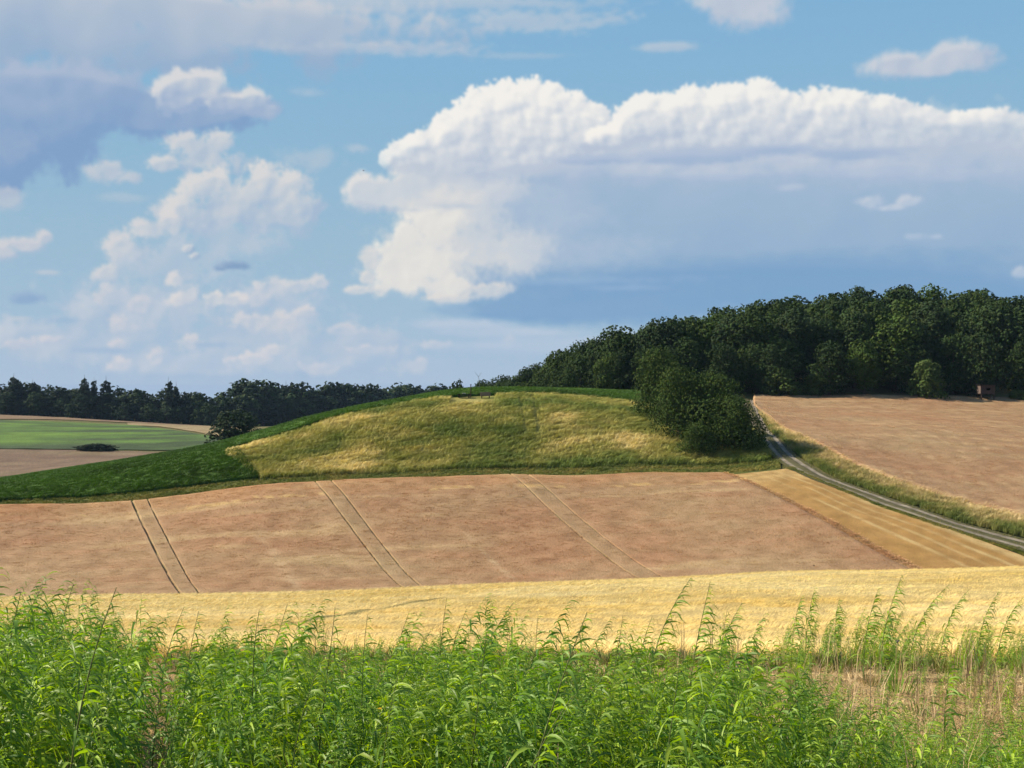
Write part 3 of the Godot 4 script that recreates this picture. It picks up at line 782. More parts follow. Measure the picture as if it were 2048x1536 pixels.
func build_woods() -> void:
	var oak := [Color(0.030, 0.052, 0.015), Color(0.026, 0.046, 0.016), Color(0.034, 0.058, 0.016), Color(0.026, 0.045, 0.018), Color(0.028, 0.050, 0.016), Color(0.024, 0.042, 0.015)]
	for k in 6:
		tree_kind("broad%d" % k, crown_shape(100 + k, 10.0, 4.0, 1.6 if k < 4 else 0.4, 28, 3200, 0.48, oak[k], 0.35, k >= 4), trunk_shape(200 + k, 9.0, 0.25, 5, 2.6))
	for k in 2:
		tree_kind("bright%d" % k, crown_shape(110 + k, 10.0, 4.0, 1.4, 28, 3200, 0.48, Color(0.044, 0.074, 0.017), 0.35), trunk_shape(210 + k, 9.0, 0.25, 5, 2.6))
	for k in 3:
		tree_kind("far%d" % k, crown_shape(120 + k, 10.0, 4.0, 0.3, 20, 900, 0.95, [Color(0.024, 0.042, 0.020), Color(0.032, 0.054, 0.022), Color(0.020, 0.035, 0.020)][k], 0.2, true), trunk_shape(220 + k, 9.0, 0.25, 3, 2.6))
	for k in 3:
		tree_kind("conifer%d" % k, crown_shape(130 + k, 9.2, [1.5, 1.2, 1.7][k], 0.4, 24, 1000, 0.62, Color(0.020, 0.034, 0.020), 0.9), trunk_shape(230 + k, 11.6, 0.13, 0, 1.0))
	# wood on the right-hand hill: its edge and its skyline
	var r := rng(77)
	var edge := PackedVector2Array([Vector2(140.53, -266.00), Vector2(110.19, -266.00), Vector2(82.56, -263.00), Vector2(60.82, -261.00), Vector2(48.33, -262.00), Vector2(32.68, -264.00), Vector2(22.50, -270.00), Vector2(14.58, -286.00), Vector2(6.91, -305.00), Vector2(-1.86, -328.00), Vector2(-8.73, -348.00)])
	# height of the trees along the wood, by x over distance
	var tallness := [[0.53, 20.0], [0.41, 19.0], [0.35, 18.5], [0.265, 19.0], [0.19, 17.5], [0.11, 16.0], [0.07, 15.0], [0.03, 13.0], [0.005, 12.0], [-0.018, 10.5], [-0.03, 9.0]]
	var where := [[0.36, "behind the wooden hide"], [0.28, "behind the large grey green bush"], [0.19, "right of the thicket"], [0.10, "behind the thicket"], [0.03, "above the green crop"], [-9.0, "at its low left end"]]
	for row in 9:
		var back := row * 8.0
		var count := 27 - row
		for k in count:
			var s := (k + 0.5 + r.randf_range(-0.4, 0.4)) / count * (edge.size() - 1)
			var p := along(edge, s)
			p += p.normalized() * (back + r.randf_range(-3.0, 3.0)) + Vector2(r.randf_range(-1.5, 1.5), 0)
			var u := p.x / -p.y
			if row > 5 and u < 0.05 or row > 3 and u < 0.01: continue
			var tall := 12.0
			for q in tallness.size() - 1:
				if u <= tallness[q][0] and u >= tallness[q + 1][0]:
					tall = lerpf(tallness[q][1], tallness[q + 1][1], (tallness[q][0] - u) / (tallness[q][0] - tallness[q + 1][0]))
			tall *= r.randf_range(0.80, 1.03) * (0.72 if row == 0 else 1.0)
			var bright := r.randf() < 0.09
			var kind := ("bright%d" % (k % 2)) if bright else ("broad%d" % (r.randi() % 4 if row > 0 else 4 + k % 2))
			var place := ""
			for q in where:
				if u > q[0]:
					place = q[1]
					break
			var look := "lighter green broadleaf tree" if bright else ("dark low-branched broadleaf tree" if row == 0 else "dark broadleaf tree")
			var depth := "at the front of the wood" if row == 0 else ("low in the wood" if row < 4 else ("halfway up the wood" if row < 7 else "on the skyline of the wood"))
			plant_tree("broadleaf_tree", kind, p.x, p.y, tall / 10.0 * r.randf_range(0.9, 1.15), tall / 10.0, r.randf() * TAU, "%s %s %s" % [look, depth, place], "trees of the right-hand wood")
	# far wood on the left
	var far_edge := PackedVector2Array([Vector2(-357.12, -652.00), Vector2(-270.08, -652.00), Vector2(-216.67, -650.00), Vector2(-161.94, -652.00), Vector2(-129.51, -690.00), Vector2(-94.37, -720.00), Vector2(-67.96, -750.00), Vector2(-38.03, -790.00)])
	var marks := [[-0.36, "below the leftmost tall conifers"], [-0.30, "around the three close spires"], [-0.235, "around the slim pointed conifer"], [-0.17, "behind the lone dark tree"], [-0.11, "above the left slope of the mound"], [9.0, "where it runs out behind the mound"]]
	for row in 3:
		var count := 58 if row == 0 else 46
		for k in count:
			var s := (k + 0.5 + r.randf_range(-0.4, 0.4)) / count * (far_edge.size() - 1)
			var p := along(far_edge, s)
			p += p.normalized() * (row * 11.0 + r.randf_range(-4.0, 4.0))
			var tall := r.randf_range(13.5, 19.5) * (0.72 if row == 0 else 1.05)
			var u := p.x / -p.y
			if u < -0.22: tall *= 0.90
			else: tall += 5.5 - 4.0 * clampf((u + 0.13) / 0.08, 0.0, 1.0)
			var place := ""
			for q in marks:
				if u < q[0]:
					place = q[1]
					break
			plant_tree("broadleaf_tree", "far%d" % (r.randi() % 3), p.x, p.y, tall / 10.0 * r.randf_range(1.05, 1.5), tall / 10.0, r.randf() * TAU, ("broadleaf tree in the distant wood " if row else "low broadleaf tree fronting the distant wood ") + place, "trees of the distant wood")
	var spires := [[28, 745, 655, 1.3, "tall ragged conifer above the distant wood, leftmost"], [66, 757, 658, 1.35, "broad conifer just right of the leftmost tall one"], [168, 748, 655, 1.15, "conifer with dense top, left of the two close spires"], [188, 752, 660, 0.7, "thin conifer spire squeezed between two thicker ones"], [212, 750, 654, 1.35, "wide conifer right of the thin spire"], [338, 752, 654, 0.9, "slim pointed conifer standing alone in the distant wood"], [352, 762, 660, 1.3, "broad conifer next to the slim pointed one"], [-90, 755, 656, 1.2, "tall conifer at the far left end of the distant wood"],
		[530, 762, 690, 1.2, "conifer in the distant wood above the lone oak"], [572, 760, 700, 1.2, "conifer in the distant wood, right of the lone oak"]]
	for q in spires:
		var x: float = (q[0] - 1024.0) / 2472.0 * q[2]
		var z: float = -q[2]
		var top: float = (768.0 - q[1]) / 2472.0 * q[2]
		var tall: float = (top - level(x, z)) / 10.0
		plant_tree("conifer", "conifer%d" % (r.randi() % 3), x, z, tall * q[3] * 0.95, tall, r.randf() * TAU, q[4], "conifers of the distant wood")
	# lone tree in the valley, seen over the green crop
	tree_kind("valley", crown_shape(140, 10.0, 4.6, 0.6, 24, 2600, 0.6, Color(0.022, 0.038, 0.018), 0.2, true), trunk_shape(240, 9.0, 0.3, 4, 3.0))
	plant_tree("valley_tree", "valley", -73.96, -330.0, 2.0, 1.5, 0.5, "dark round tree standing alone before the distant wood", "")
	# scrub where the wood runs out
	plant_tree("scrub_bush", "far1", -12.99, -300.0, 0.55, 0.95, 0.5, "small dark bush on the skyline left of the wood", "", "bush")

func build_bushes() -> void:
	tree_kind("thicket0", crown_shape(150, 10.0, 5.2, 0.4, 42, 8500, 0.40, Color(0.040, 0.067, 0.016), 1.3, true), trunk_shape(250, 8.0, 0.22, 6, 3.0))
	tree_kind("thicket1", crown_shape(151, 10.0, 5.6, 0.2, 44, 11000, 0.40, Color(0.040, 0.067, 0.016), 1.3, true), trunk_shape(251, 8.0, 0.25, 6, 3.0))
	tree_kind("thicket2", crown_shape(152, 10.0, 4.4, 0.3, 36, 6500, 0.40, Color(0.040, 0.067, 0.016), 1.3, true), trunk_shape(252, 8.0, 0.2, 5, 3.0))
	var g := "trees and bushes beside the farm track"
	plant_tree("field_tree", "thicket2", 23.15, -196.0, 0.92, 1.12, 0.0, "tall tree rising behind the left side of the thicket on the mound", g)
	plant_tree("field_tree", "thicket0", 24.86, -184.0, 0.78, 1.02, 1.0, "lighter leafy tree at the front left of the thicket on the mound", g)
	plant_tree("field_tree", "thicket1", 29.48, -184.0, 0.95, 1.0, 2.2, "dark spreading tree in the middle of the thicket by the track", g)
	plant_tree("field_bush", "thicket1", 32.04, -180.0, 0.74, 0.78, 4.0, "dark low bush at the right end of the thicket, shading the track", g, "bush")
	plant_tree("field_bush", "thicket2", 26.56, -177.0, 0.62, 0.45, 5.0, "low green bush at the foot of the thicket", g, "bush")
	# bushes along the front of the right-hand wood
	tree_kind("shrub", crown_shape(153, 10.0, 4.4, 0.2, 22, 2600, 0.7, Color(0.050, 0.078, 0.022), 0.4, true), trunk_shape(253, 7.0, 0.2, 4, 3.0))
	plant_tree("edge_bush", "shrub", 86.58, -258.5, 0.85, 0.82, 0.0, "large grey green bush standing out from the right-hand wood", "bushes before the right-hand wood", "bush")
	plant_tree("edge_bush", "shrub", 106.23, -260.0, 0.5, 0.24, 2.0, "low pale green bush right of the wooden hide", "bushes before the right-hand wood", "bush")
	plant_tree("edge_bush", "shrub", 55.94, -258.0, 0.95, 0.62, 3.0, "green bush at the wood's edge just right of the thicket", "bushes before the right-hand wood", "bush")
	plant_tree("edge_bush", "shrub", 63.37, -258.5, 0.7, 0.5, 4.0, "green bush at the wood's edge above the hillside wheat", "bushes before the right-hand wood", "bush")
	# hedge in the valley
	tree_kind("hedge", crown_shape(154, 10.0, 6.0, 0.2, 26, 1800, 1.2, Color(0.016, 0.028, 0.016), 0.1, true), trunk_shape(254, 6.0, 0.3, 4, 3.0))
	var h := base("hedge", on_land(-140.01, -416.0), 0.0)
	part("foliage", kinds["hedge"][0], M.leaf, h, Transform3D(Basis().scaled(Vector3(1.25, 0.24, 0.5)), Vector3.ZERO))
	part("stems", kinds["hedge"][1], M.bark, h, Transform3D(Basis().scaled(Vector3(0.3, 0.24, 0.3)), Vector3.ZERO))
	tag(h, "low dark hedge in the valley between brown field and meadow", "hedge")

# ---------------------------------------------------------------- benches, post, hide, insects
func build_small_things() -> void:
	var grey := Color(0.36, 0.27, 0.20)
	var dark := Color(0.06, 0.045, 0.035)
	# pale bench on the crest of the mound
	var p := on_land(-4.35, -203.0)
	var o := base("bench", p, 0.12)
	var s := Shape.new(); s.box(Vector3(-0.85, 0.42, -0.22), Vector3(0.85, 0.49, 0.24), grey, 0.015); part("seat", s.mesh(), M.wood, o)
	var back := Node3D.new(); back.name = "backrest"; o.add_child(back)
	for k in 3:
		s = Shape.new(); s.box(Vector3(-0.85, 0.55 + k * 0.17, -0.27 - k * 0.03), Vector3(0.85, 0.69 + k * 0.17, -0.23 - k * 0.03), grey, 0.012); part("board", s.mesh(), M.wood, back)
	for x in [-0.62, 0.62]:
		s = Shape.new(); s.box(Vector3(x - 0.07, -0.15, -0.2), Vector3(x + 0.07, 0.417, 0.2), dark, 0.01); part("leg", s.mesh(), M.wood, o)
		s = Shape.new(); s.box(Vector3(x - 0.05, 0.3, -0.38), Vector3(x + 0.05, 1.02, -0.32), dark, 0.01); part("back_post", s.mesh(), M.wood, o)
	tag(o, "pale weathered wooden bench on the crest of the mound", "bench")
	# dark table with a pale sheet on it
	o = base("picnic_table", on_land(-7.90, -203.5), -0.1)
	s = Shape.new(); s.box(Vector3(-1.1, 0.62, -0.38), Vector3(1.1, 0.69, 0.38), dark, 0.015); part("tabletop", s.mesh(), M.wood, o)
	for x in [-0.8, 0.8]:
		s = Shape.new(); s.box(Vector3(x - 0.06, -0.15, -0.3), Vector3(x + 0.06, 0.617, 0.3), dark, 0.01); part("leg", s.mesh(), M.wood, o)
	for z in [-0.72, 0.72]:
		s = Shape.new(); s.box(Vector3(-1.1, 0.36, z - 0.13), Vector3(1.1, 0.42, z + 0.13), dark, 0.012); part("seat", s.mesh(), M.wood, o)
	for x in [-0.68, 0.68]:
		s = Shape.new(); s.box(Vector3(x - 0.05, 0.28, -0.8), Vector3(x + 0.05, 0.357, 0.8), dark, 0.01); part("crossbar", s.mesh(), M.wood, o)
	tag(o, "low dark table with seats left of the pale bench", "table")
	s = Shape.new(); s.box(Vector3(-0.28, 0.0, -0.2), Vector3(0.28, 0.16, 0.2), Color(0.55, 0.58, 0.5), 0.03)
	var bag := part("box", s.mesh(), M.wood, self, Transform3D(Basis(), on_land(-7.90, -203.5, 0.692)))
	tag(bag, "small pale box lying on the dark table", "box")
	# post beside the benches
	var q := on_land(-6.81, -204.0)
	o = base("post", q)
	s = Shape.new(); s.tube(PackedVector3Array([Vector3(0, -0.4, 0), Vector3(0.02, 1.2, 0), Vector3(0.02, 2.15, 0)]), PackedFloat32Array([0.09, 0.08, 0.075]), 8, dark); part("shaft", s.mesh(), M.wood, o)
	s = Shape.new(); s.box(Vector3(-0.11, 2.13, -0.11), Vector3(0.15, 2.2, 0.11), dark, 0.01); part("cap", s.mesh(), M.wood, o)
	tag(o, "thin dark upright post between the table and the bench", "post")
	# bare sapling
	q = on_land(-5.57, -215.0)
	o = base("sapling", q)
	s = Shape.new(); s.tube(PackedVector3Array([Vector3(0, -0.3, 0), Vector3(-0.1, 1.5, 0), Vector3(-0.25, 2.4, 0)]), PackedFloat32Array([0.05, 0.04, 0.03]), 6, Color(0.2, 0.2, 0.19)); part("stem", s.mesh(), M.bark, o)
	for e in [Vector3(-0.95, 3.3, 0), Vector3(0.25, 3.2, 0.1)]:
		s = Shape.new(); s.tube(PackedVector3Array([Vector3(-0.25, 2.38, 0), Vector3(-0.25, 2.4, 0).lerp(e, 0.5), e]), PackedFloat32Array([0.03, 0.022, 0.012]), 5, Color(0.2, 0.2, 0.19)); part("branch", s.mesh(), M.bark, o)
	tag(o, "bare forked sapling on the skyline right of the post", "sapling")
	# hide at the edge of the wood
	o = base("hunting_hide", on_land(98.94, -258.0, 0.7), 0.0)
	var brown := Color(0.10, 0.068, 0.058)
	for x in [-1.3, 1.3]:
		for z in [-0.95, 0.95]:
			s = Shape.new(); s.box(Vector3(x - 0.08, -1.2, z - 0.08), Vector3(x + 0.08, 0.9, z + 0.08), brown, 0.01); part("leg", s.mesh(), M.wood, o)
	s = Shape.new(); s.box(Vector3(-1.5, 0.9, -1.15), Vector3(1.5, 0.99, 1.15), brown, 0.01); part("platform", s.mesh(), M.wood, o)
	var front := Node3D.new(); front.name = "front_wall"; o.add_child(front)
	var flank := Node3D.new(); flank.name = "side_wall"; o.add_child(flank)
	for k in 9:      # board cladding
		var g := 0.85 + 0.3 * absf(sin(k * 2.7))
		s = Shape.new()
		if k in [3, 4, 5]:
			s.box(Vector3(-1.45 + k * 0.322, 0.99, 1.08), Vector3(-1.45 + k * 0.322 + 0.312, 1.65, 1.12), brown * g, 0.006)
		else:
			s.box(Vector3(-1.45 + k * 0.322, 0.99, 1.08), Vector3(-1.45 + k * 0.322 + 0.312, 2.75, 1.12), brown * g, 0.006)
		part("board", s.mesh(), M.wood, front)
	s = Shape.new(); s.box(Vector3(-0.49, 2.25, 1.08), Vector3(0.48, 2.75, 1.12), brown, 0.006); part("lintel_board", s.mesh(), M.wood, front)
	for k in 6:
		var g := 0.9 + 0.25 * absf(sin(k * 1.9))
		s = Shape.new(); s.box(Vector3(-1.49, 0.99, -1.1 + k * 0.36), Vector3(-1.455, 2.75, -1.1 + k * 0.36 + 0.35), Color(0.15, 0.115, 0.105) * g, 0.006); part("board", s.mesh(), M.wood, flank)
	tag(flank, "pale greyed side wall")
	s = Shape.new(); s.box(Vector3(1.455, 0.99, -1.1), Vector3(1.49, 2.75, 1.06), brown, 0.006); part("side_wall", s.mesh(), M.wood, o)
	s = Shape.new(); s.box(Vector3(-1.45, 0.99, -1.12), Vector3(1.45, 2.75, -1.08), brown, 0.006); part("back_wall", s.mesh(), M.wood, o)
	s = Shape.new(); s.box(Vector3(-1.75, 2.76, -1.4), Vector3(1.75, 2.84, 1.4), Color(0.04, 0.038, 0.036), 0.01)
	part("roof", s.mesh(), M.wood, o, Transform3D(Basis(Vector3.RIGHT, 0.0), Vector3.ZERO))
	tag(o, "small brown wooden hide with pale side at the edge of the wood", "hut")
	# insects and a bird in the air
	flyer("insect", Vector3(7.330, -4.405, -30.000), 0.018, 0.0, "dark insect in flight before the lower right of the wheat field", "insect")
	flyer("insect", Vector3(2.811, -1.875, -9.000), 0.011, 0.8, "black insect in flight before the willows on the right", "insect")
	flyer("bird", Vector3(-14.417, 20.728, -120.000), 0.06, 0.3, "tiny dark bird in the blue gap left of the great cloud", "bird")

	for bloom in [[Vector3(-0.683, -1.683, -6.400), "small orange yellow flower low among the willows left of the middle"], [Vector3(-1.036, -1.838, -8.400), "tiny yellow flower near the top of the willows left of the middle"], [Vector3(2.532, -2.281, -10.500), "tiny yellow flower among the willows left of the bare soil"]]:
		var at: Vector3 = bloom[0]
		var f := base("yellow_flower", Vector3(at.x, level(at.x, at.z), at.z))
		var tall: float = at.y - f.position.y
		s = Shape.new(); s.tube(PackedVector3Array([Vector3(0, -0.03, 0), Vector3(0.02, tall * 0.5, 0), Vector3(0, tall, 0)]), PackedFloat32Array([0.004, 0.003, 0.002]), 5, Color(0.1, 0.16, 0.03)); part("stem", s.mesh(), M.stem, f)
		s = Shape.new()
		for k in 9:
			var a := TAU * k / 9.0
			var d := Vector3(cos(a), 0.25, sin(a)) * 0.016
			var e := Vector3(-sin(a), 0, cos(a)) * 0.005
			s.quad(Vector3(0, tall, 0), Vector3(0, tall, 0) + d * 0.6 - e, Vector3(0, tall, 0) + d, Vector3(0, tall, 0) + d * 0.6 + e, Color(0.75, 0.42, 0.02))
		part("petals", s.mesh(), M.willow, f)
		tag(f, bloom[1], "flower")

func flyer(called: String, at: Vector3, half: float, tilt: float, label: String, category: String) -> void:
	var o := base(called, at)
	o.rotation = Vector3(0, 0.4, tilt)
	var c := Color(0.012, 0.011, 0.012)
	var s := Shape.new()
	s.tube(PackedVector3Array([Vector3(-1, 0, 0) * half * 1.5, Vector3(-0.9, 0, 0) * half, Vector3(0, 0.05, 0) * half, Vector3(0.9, 0, 0) * half, Vector3(1.25, 0.05, 0) * half, Vector3(1.5, 0, 0) * half]), PackedFloat32Array([0.02 * half, 0.35 * half, 0.5 * half, 0.35 * half, 0.32 * half, 0.05 * half]), 8, c)
	part("body", s.mesh(), M.stem, o)
	for side in [-1.0, 1.0]:
		s = Shape.new()
		s.quad(Vector3(0.5, 0.25, 0) * half, Vector3(-0.4, 0.25, 0) * half, Vector3(-0.7, 0.7, side * 1.5) * half, Vector3(0.2, 0.75, side * 1.7) * half, c)
		s.quad(Vector3(0.5, 0.2, 0) * half, Vector3(0.2, 0.70, side * 1.7) * half, Vector3(-0.7, 0.65, side * 1.5) * half, Vector3(-0.4, 0.2, 0) * half, c)
		part("wing", s.mesh(), M.stem, o)
	tag(o, label, category)

# ---------------------------------------------------------------- willow plantation
func leaf_into(sh: Shape, at: Vector3, dir: Vector3, len: float, wide: float, droop: float, twist: float, col: Color) -> void:
	var side := dir.cross(Vector3.UP)
	side = side.normalized() if side.length() > 0.05 else Vector3.RIGHT
	side = side.rotated(dir, twist)
	var n := sh.v.size()
	var wd := [0.12, 0.72, 1.0, 0.78, 0.42, 0.0]
	var ts := [0.0, 0.16, 0.38, 0.62, 0.83, 1.0]
	for k in 6:
		var t: float = ts[k]
		var p := at + dir * len * t * (1.0 - 0.22 * droop * t) + Vector3.DOWN * len * droop * t * t * 0.75
		var s: Vector3 = side * wide * 0.5 * wd[k]
		var rise: Vector3 = side.cross(dir).normalized() * wide * 0.14 * wd[k]
		sh.v.append(p - s + rise); sh.v.append(p); sh.v.append(p + s + rise)
		var g: float = 1.0 + 0.1 * (t - 0.5)
		sh.c.append(col * g); sh.c.append(col * g * 1.12); sh.c.append(col * g)
	for k in 5:
		var o := n + k * 3
		sh.i.append_array([o, o + 3, o + 4, o, o + 4, o + 1, o + 1, o + 4, o + 5, o + 1, o + 5, o + 2])

func stem_point(t: float, lean: float, wob: float) -> Vector3:
	return Vector3(lean * pow(t, 2.4) + wob * sin(t * 5.0) * 0.02, t, wob * 0.03 * sin(t * 3.0 + 1.0))

# places of the leaves on a shoot one metre tall: [where, direction, length, droop, twist]
func leaf_plan(r: RandomNumberGenerator, lean: float, wob: float, count: int, length: float) -> Array:
	var out: Array = []
	for k in count:
		var t := lerpf(0.10, 0.995, pow((k + 0.5) / count, 0.92))
		var a := k * 2.4 + r.randf() * 0.6
		# the wind carries the leaves over to the right
		var d := Vector3(cos(a) + 0.55 + 0.65 * t, 0, sin(a)).normalized()
		var rise := lerpf(0.55, 0.75, t) * r.randf_range(0.5, 1.3)
		var len := length * r.randf_range(0.75, 1.15) * (0.75 + 0.55 * sin(PI * clampf(t * 1.05, 0.0, 1.0))) * (1.0 if t < 0.85 else lerpf(1.0, 0.5, (t - 0.85) / 0.15))
		out.append([stem_point(t, lean, wob), (d + Vector3.UP * rise).normalized(), len, r.randf_range(0.6, 1.3), r.randf_range(-1.1, 1.1)])
	return out

func stem_mesh(lean: float, wob: float, thick: float) -> ArrayMesh:
	var sh := Shape.new()
	var path := PackedVector3Array()
	var radii := PackedFloat32Array()
	for k in 11:
		var t := k / 10.0
		path.append(stem_point(t, lean, wob) - (Vector3.UP * 0.06 if k == 0 else Vector3.ZERO))
		radii.append(thick * (1.1 - 0.85 * t))
	sh.tube(path, radii, 6, Color(0.075, 0.10, 0.028))
	return sh.mesh()

const GREENS: Array = [Color(0.160, 0.289, 0.030), Color(0.204, 0.343, 0.036), Color(0.117, 0.227, 0.036), Color(0.254, 0.388, 0.045)]
var shoot_models: Array = []

func shoot_model(s: int, lean: float, count: int, length: float) -> Array:
	var r := rng(s)
	var wob := r.randf_range(-1.0, 1.0)
	var sh := Shape.new()
	# some plants are yellower, some greyer
	var hue: Color = [Color(1.2, 1.1, 0.9), Color(0.85, 0.92, 1.15), Color(1.0, 1.0, 1.0), Color(1.35, 1.15, 0.8), Color(0.75, 0.85, 1.1)][s % 5]
	for q in leaf_plan(r, lean, wob, count, length):
		var c: Color = GREENS[r.randi() % 4] * hue * r.randf_range(0.8, 1.2)
		leaf_into(sh, q[0], q[1], q[2], q[2] * r.randf_range(0.058, 0.085), q[3], q[4], c)
	return [stem_mesh(lean, wob, 0.0045), sh.mesh()]

# how far the tops of the stand lie below eye level, per metre of distance, by x over distance
func top_line(u: float) -> float:
	var q := [[-0.576, 0.175], [-0.414, 0.175], [-0.345, 0.173], [-0.313, 0.189], [-0.303, 0.227], [-0.279, 0.227], [-0.271, 0.191], [-0.204, 0.199], [-0.131, 0.200], [-0.070, 0.191], [-0.018, 0.191], [0.015, 0.209], [0.112, 0.211], [0.152, 0.199], [0.189, 0.211], [0.205, 0.225], [0.253, 0.232], [0.334, 0.262], [0.414, 0.256], [0.597, 0.256]]
	for k in q.size() - 1:
		if u <= q[k + 1][0]:
			return lerpf(q[k][1], q[k + 1][1], (u - q[k][0]) / (q[k + 1][0] - q[k][0]))
	return 0.256

func build_willows() -> void:
	var r := rng(4242)
	for k in 10:
		shoot_models.append(shoot_model(300 + k, [0.10, 0.22, 0.32, 0.16, 0.06, 0.26, 0.38, 0.12, 0.2, 0.3][k], [68, 76, 84, 74, 80, 70, 76, 86, 66, 80][k], [0.19, 0.17, 0.18, 0.2, 0.16, 0.18, 0.17, 0.16, 0.2, 0.18][k]))
	# the shoots one can pick out, each with its own leaves
	var leaf_meshes: Array = []
	for k in 8:
		var sh := Shape.new()
		leaf_into(sh, Vector3.ZERO, Vector3(1, 0.45 + 0.05 * (k % 3), 0).normalized(), 1.0, [0.08, 0.10, 0.075, 0.09][k % 4], [0.7, 1.0, 1.3, 0.85][k % 4], [0.8, -0.8, 0.3, -0.3, 1.1, -1.1, 0.6, -0.5][k], GREENS[k % 4])
		leaf_meshes.append(sh.mesh())
	var heroes := [
		[Vector3(0.285, -0.918, -5.000), 0.17, 30, 0.20, "large dark willow shoot with long drooping leaves, right of the middle"],
		[Vector3(-1.532, -0.792, -4.800), 0.16, 34, 0.16, "tall willow shoot at the left whose thin tip stands out against the barley"],
		[Vector3(-1.736, -0.612, -4.200), 0.10, 34, 0.17, "willow shoot cut by the left edge of the picture, reaching highest there"],
		[Vector3(-2.218, -0.947, -5.600), 0.10, 40, 0.16, "willow shoot near the left edge with a dark twisted tip"],
		[Vector3(-2.735, -1.177, -7.200), 0.25, 44, 0.17, "feathery willow shoot leaning right over the left clump"],
		[Vector3(-2.628, -1.197, -7.400), 0.14, 46, 0.17, "bushy willow shoot top, second peak of the left clump"],
		[Vector3(-1.978, -1.353, -7.500), 0.18, 44, 0.17, "willow shoot just right of the gap, leaning right"],
		[Vector3(-1.978, -1.433, -7.800), 0.10, 44, 0.17, "rounded willow shoot beside the one right of the gap"],
		[Vector3(-1.312, -1.189, -6.500), 0.06, 36, 0.16, "slim willow shoot with a dark bare tip, left of the middle"],
		[Vector3(-1.506, -1.453, -8.200), 0.14, 46, 0.17, "bushy willow shoot left of the thin spike before the barley"],
		[Vector3(-0.988, -1.221, -6.800), 0.05, 30, 0.15, "thin upright willow spike before the dark line in the barley"],
		[Vector3(-0.833, -1.346, -7.200), 0.05, 36, 0.15, "upright willow shoot between the thin spike and the middle clump"],
		[Vector3(-0.654, -1.476, -8.000), 0.16, 46, 0.17, "leafy willow shoot left of the middle clump"],
		[Vector3(-0.424, -1.385, -8.000), 0.06, 46, 0.17, "highest willow shoot of the middle clump"],
		[Vector3(-0.310, -1.566, -8.600), 0.18, 46, 0.17, "willow shoot just right of the middle clump's highest one"],
		[Vector3(-0.006, -1.411, -8.000), 0.30, 40, 0.18, "willow shoot bending right at the right end of the middle clump"],
		[Vector3(0.178, -1.420, -7.600), 0.04, 34, 0.15, "slim upright willow shoot left of the large dark shoot"],
		[Vector3(0.751, -1.607, -8.600), 0.06, 34, 0.15, "thin willow shoot right of the large dark shoot"],
		[Vector3(0.951, -1.577, -8.400), 0.16, 40, 0.16, "willow shoot left of the tall pair, half their height"],
		[Vector3(1.296, -1.381, -8.800), 0.30, 52, 0.19, "tallest wind-swept willow shoot, left one of the tall pair"],
		[Vector3(1.459, -1.466, -9.200), 0.10, 52, 0.19, "upright feathery willow shoot, right one of the tall pair"],
		[Vector3(1.573, -1.653, -9.000), 0.08, 40, 0.16, "short willow shoot just right of the tall pair"],
		[Vector3(1.802, -1.701, -9.600), 0.26, 46, 0.18, "willow shoot with drooping tip between tall pair and back row"],
		[Vector3(3.714, -2.710, -15.800), 0.16, 48, 0.20, "bushy willow shoot at the left end of the back row"],
		[Vector3(3.922, -2.641, -16.000), 0.12, 48, 0.20, "pointed willow shoot second in the back row"],
		[Vector3(4.365, -2.839, -16.400), 0.12, 48, 0.20, "willow shoot third in the back row"],
		[Vector3(4.329, -2.410, -14.600), 0.16, 46, 0.20, "slim willow shoot left of the tall comb-like one on the right"],
		[Vector3(4.458, -2.194, -14.200), 0.16, 54, 0.22, "tall willow shoot with comb-like drooping leaves, right"],
		[Vector3(5.528, -2.524, -15.600), 0.45, 52, 0.19, "willow shoot leaning far right, first of the leaning three"],
		[Vector3(5.867, -2.633, -15.800), 0.40, 52, 0.19, "willow shoot leaning right, second of the leaning three"],
		[Vector3(6.159, -2.625, -15.600), 0.30, 50, 0.19, "willow shoot leaning right, third of the leaning three"],
		[Vector3(6.321, -2.619, -15.200), 0.40, 50, 0.19, "willow shoot leaning right at the right edge"],
		[Vector3(0.234, -1.167, -4.600), 0.30, 22, 0.19, "short dark willow shoot at the bottom, right of the middle"],
		[Vector3(3.260, -2.017, -9.200), 0.05, 30, 0.20, "single willow shoot standing before the bare soil on the right"],
		[Vector3(2.004, -1.851, -8.600), 0.06, 34, 0.20, "willow shoot left of the bare soil with broad leaves"],
]
	for q in heroes:
		var tip: Vector3 = q[0]
		var lean: float = q[1]
		var x := tip.x
		var tall: float = tip.y - level(x, tip.z)
		x -= lean * tall
		tall = tip.y - level(x, tip.z)
		var o := base("willow_shoot", on_land(x, tip.z), 0.0)
		var wob := r.randf_range(-1.0, 1.0)
		part("stem", stem_mesh(lean, wob, 0.0045), M.stem, o, Transform3D(Basis().scaled(Vector3.ONE * tall), Vector3.ZERO))
		var size: float = q[3] / tall
		for e in leaf_plan(r, lean, wob, int(q[2] * 1.5), size):
			var d: Vector3 = e[1]
			var yaw := atan2(-d.z, d.x)
			var bs := Basis(Vector3.UP, yaw) * Basis(Vector3.BACK, asin(d.y) - 0.42)
			part("leaf", leaf_meshes[r.randi() % 8], M.willow, o, Transform3D(bs.scaled(Vector3.ONE * e[2] * tall), e[0] * tall))
		tag(o, q[4], "willow shoot", "willow shoots of the plantation")
	# the rest of the stand
	var singles := 0
	var thick_p: Array = []
	for k in 10: thick_p.append([])
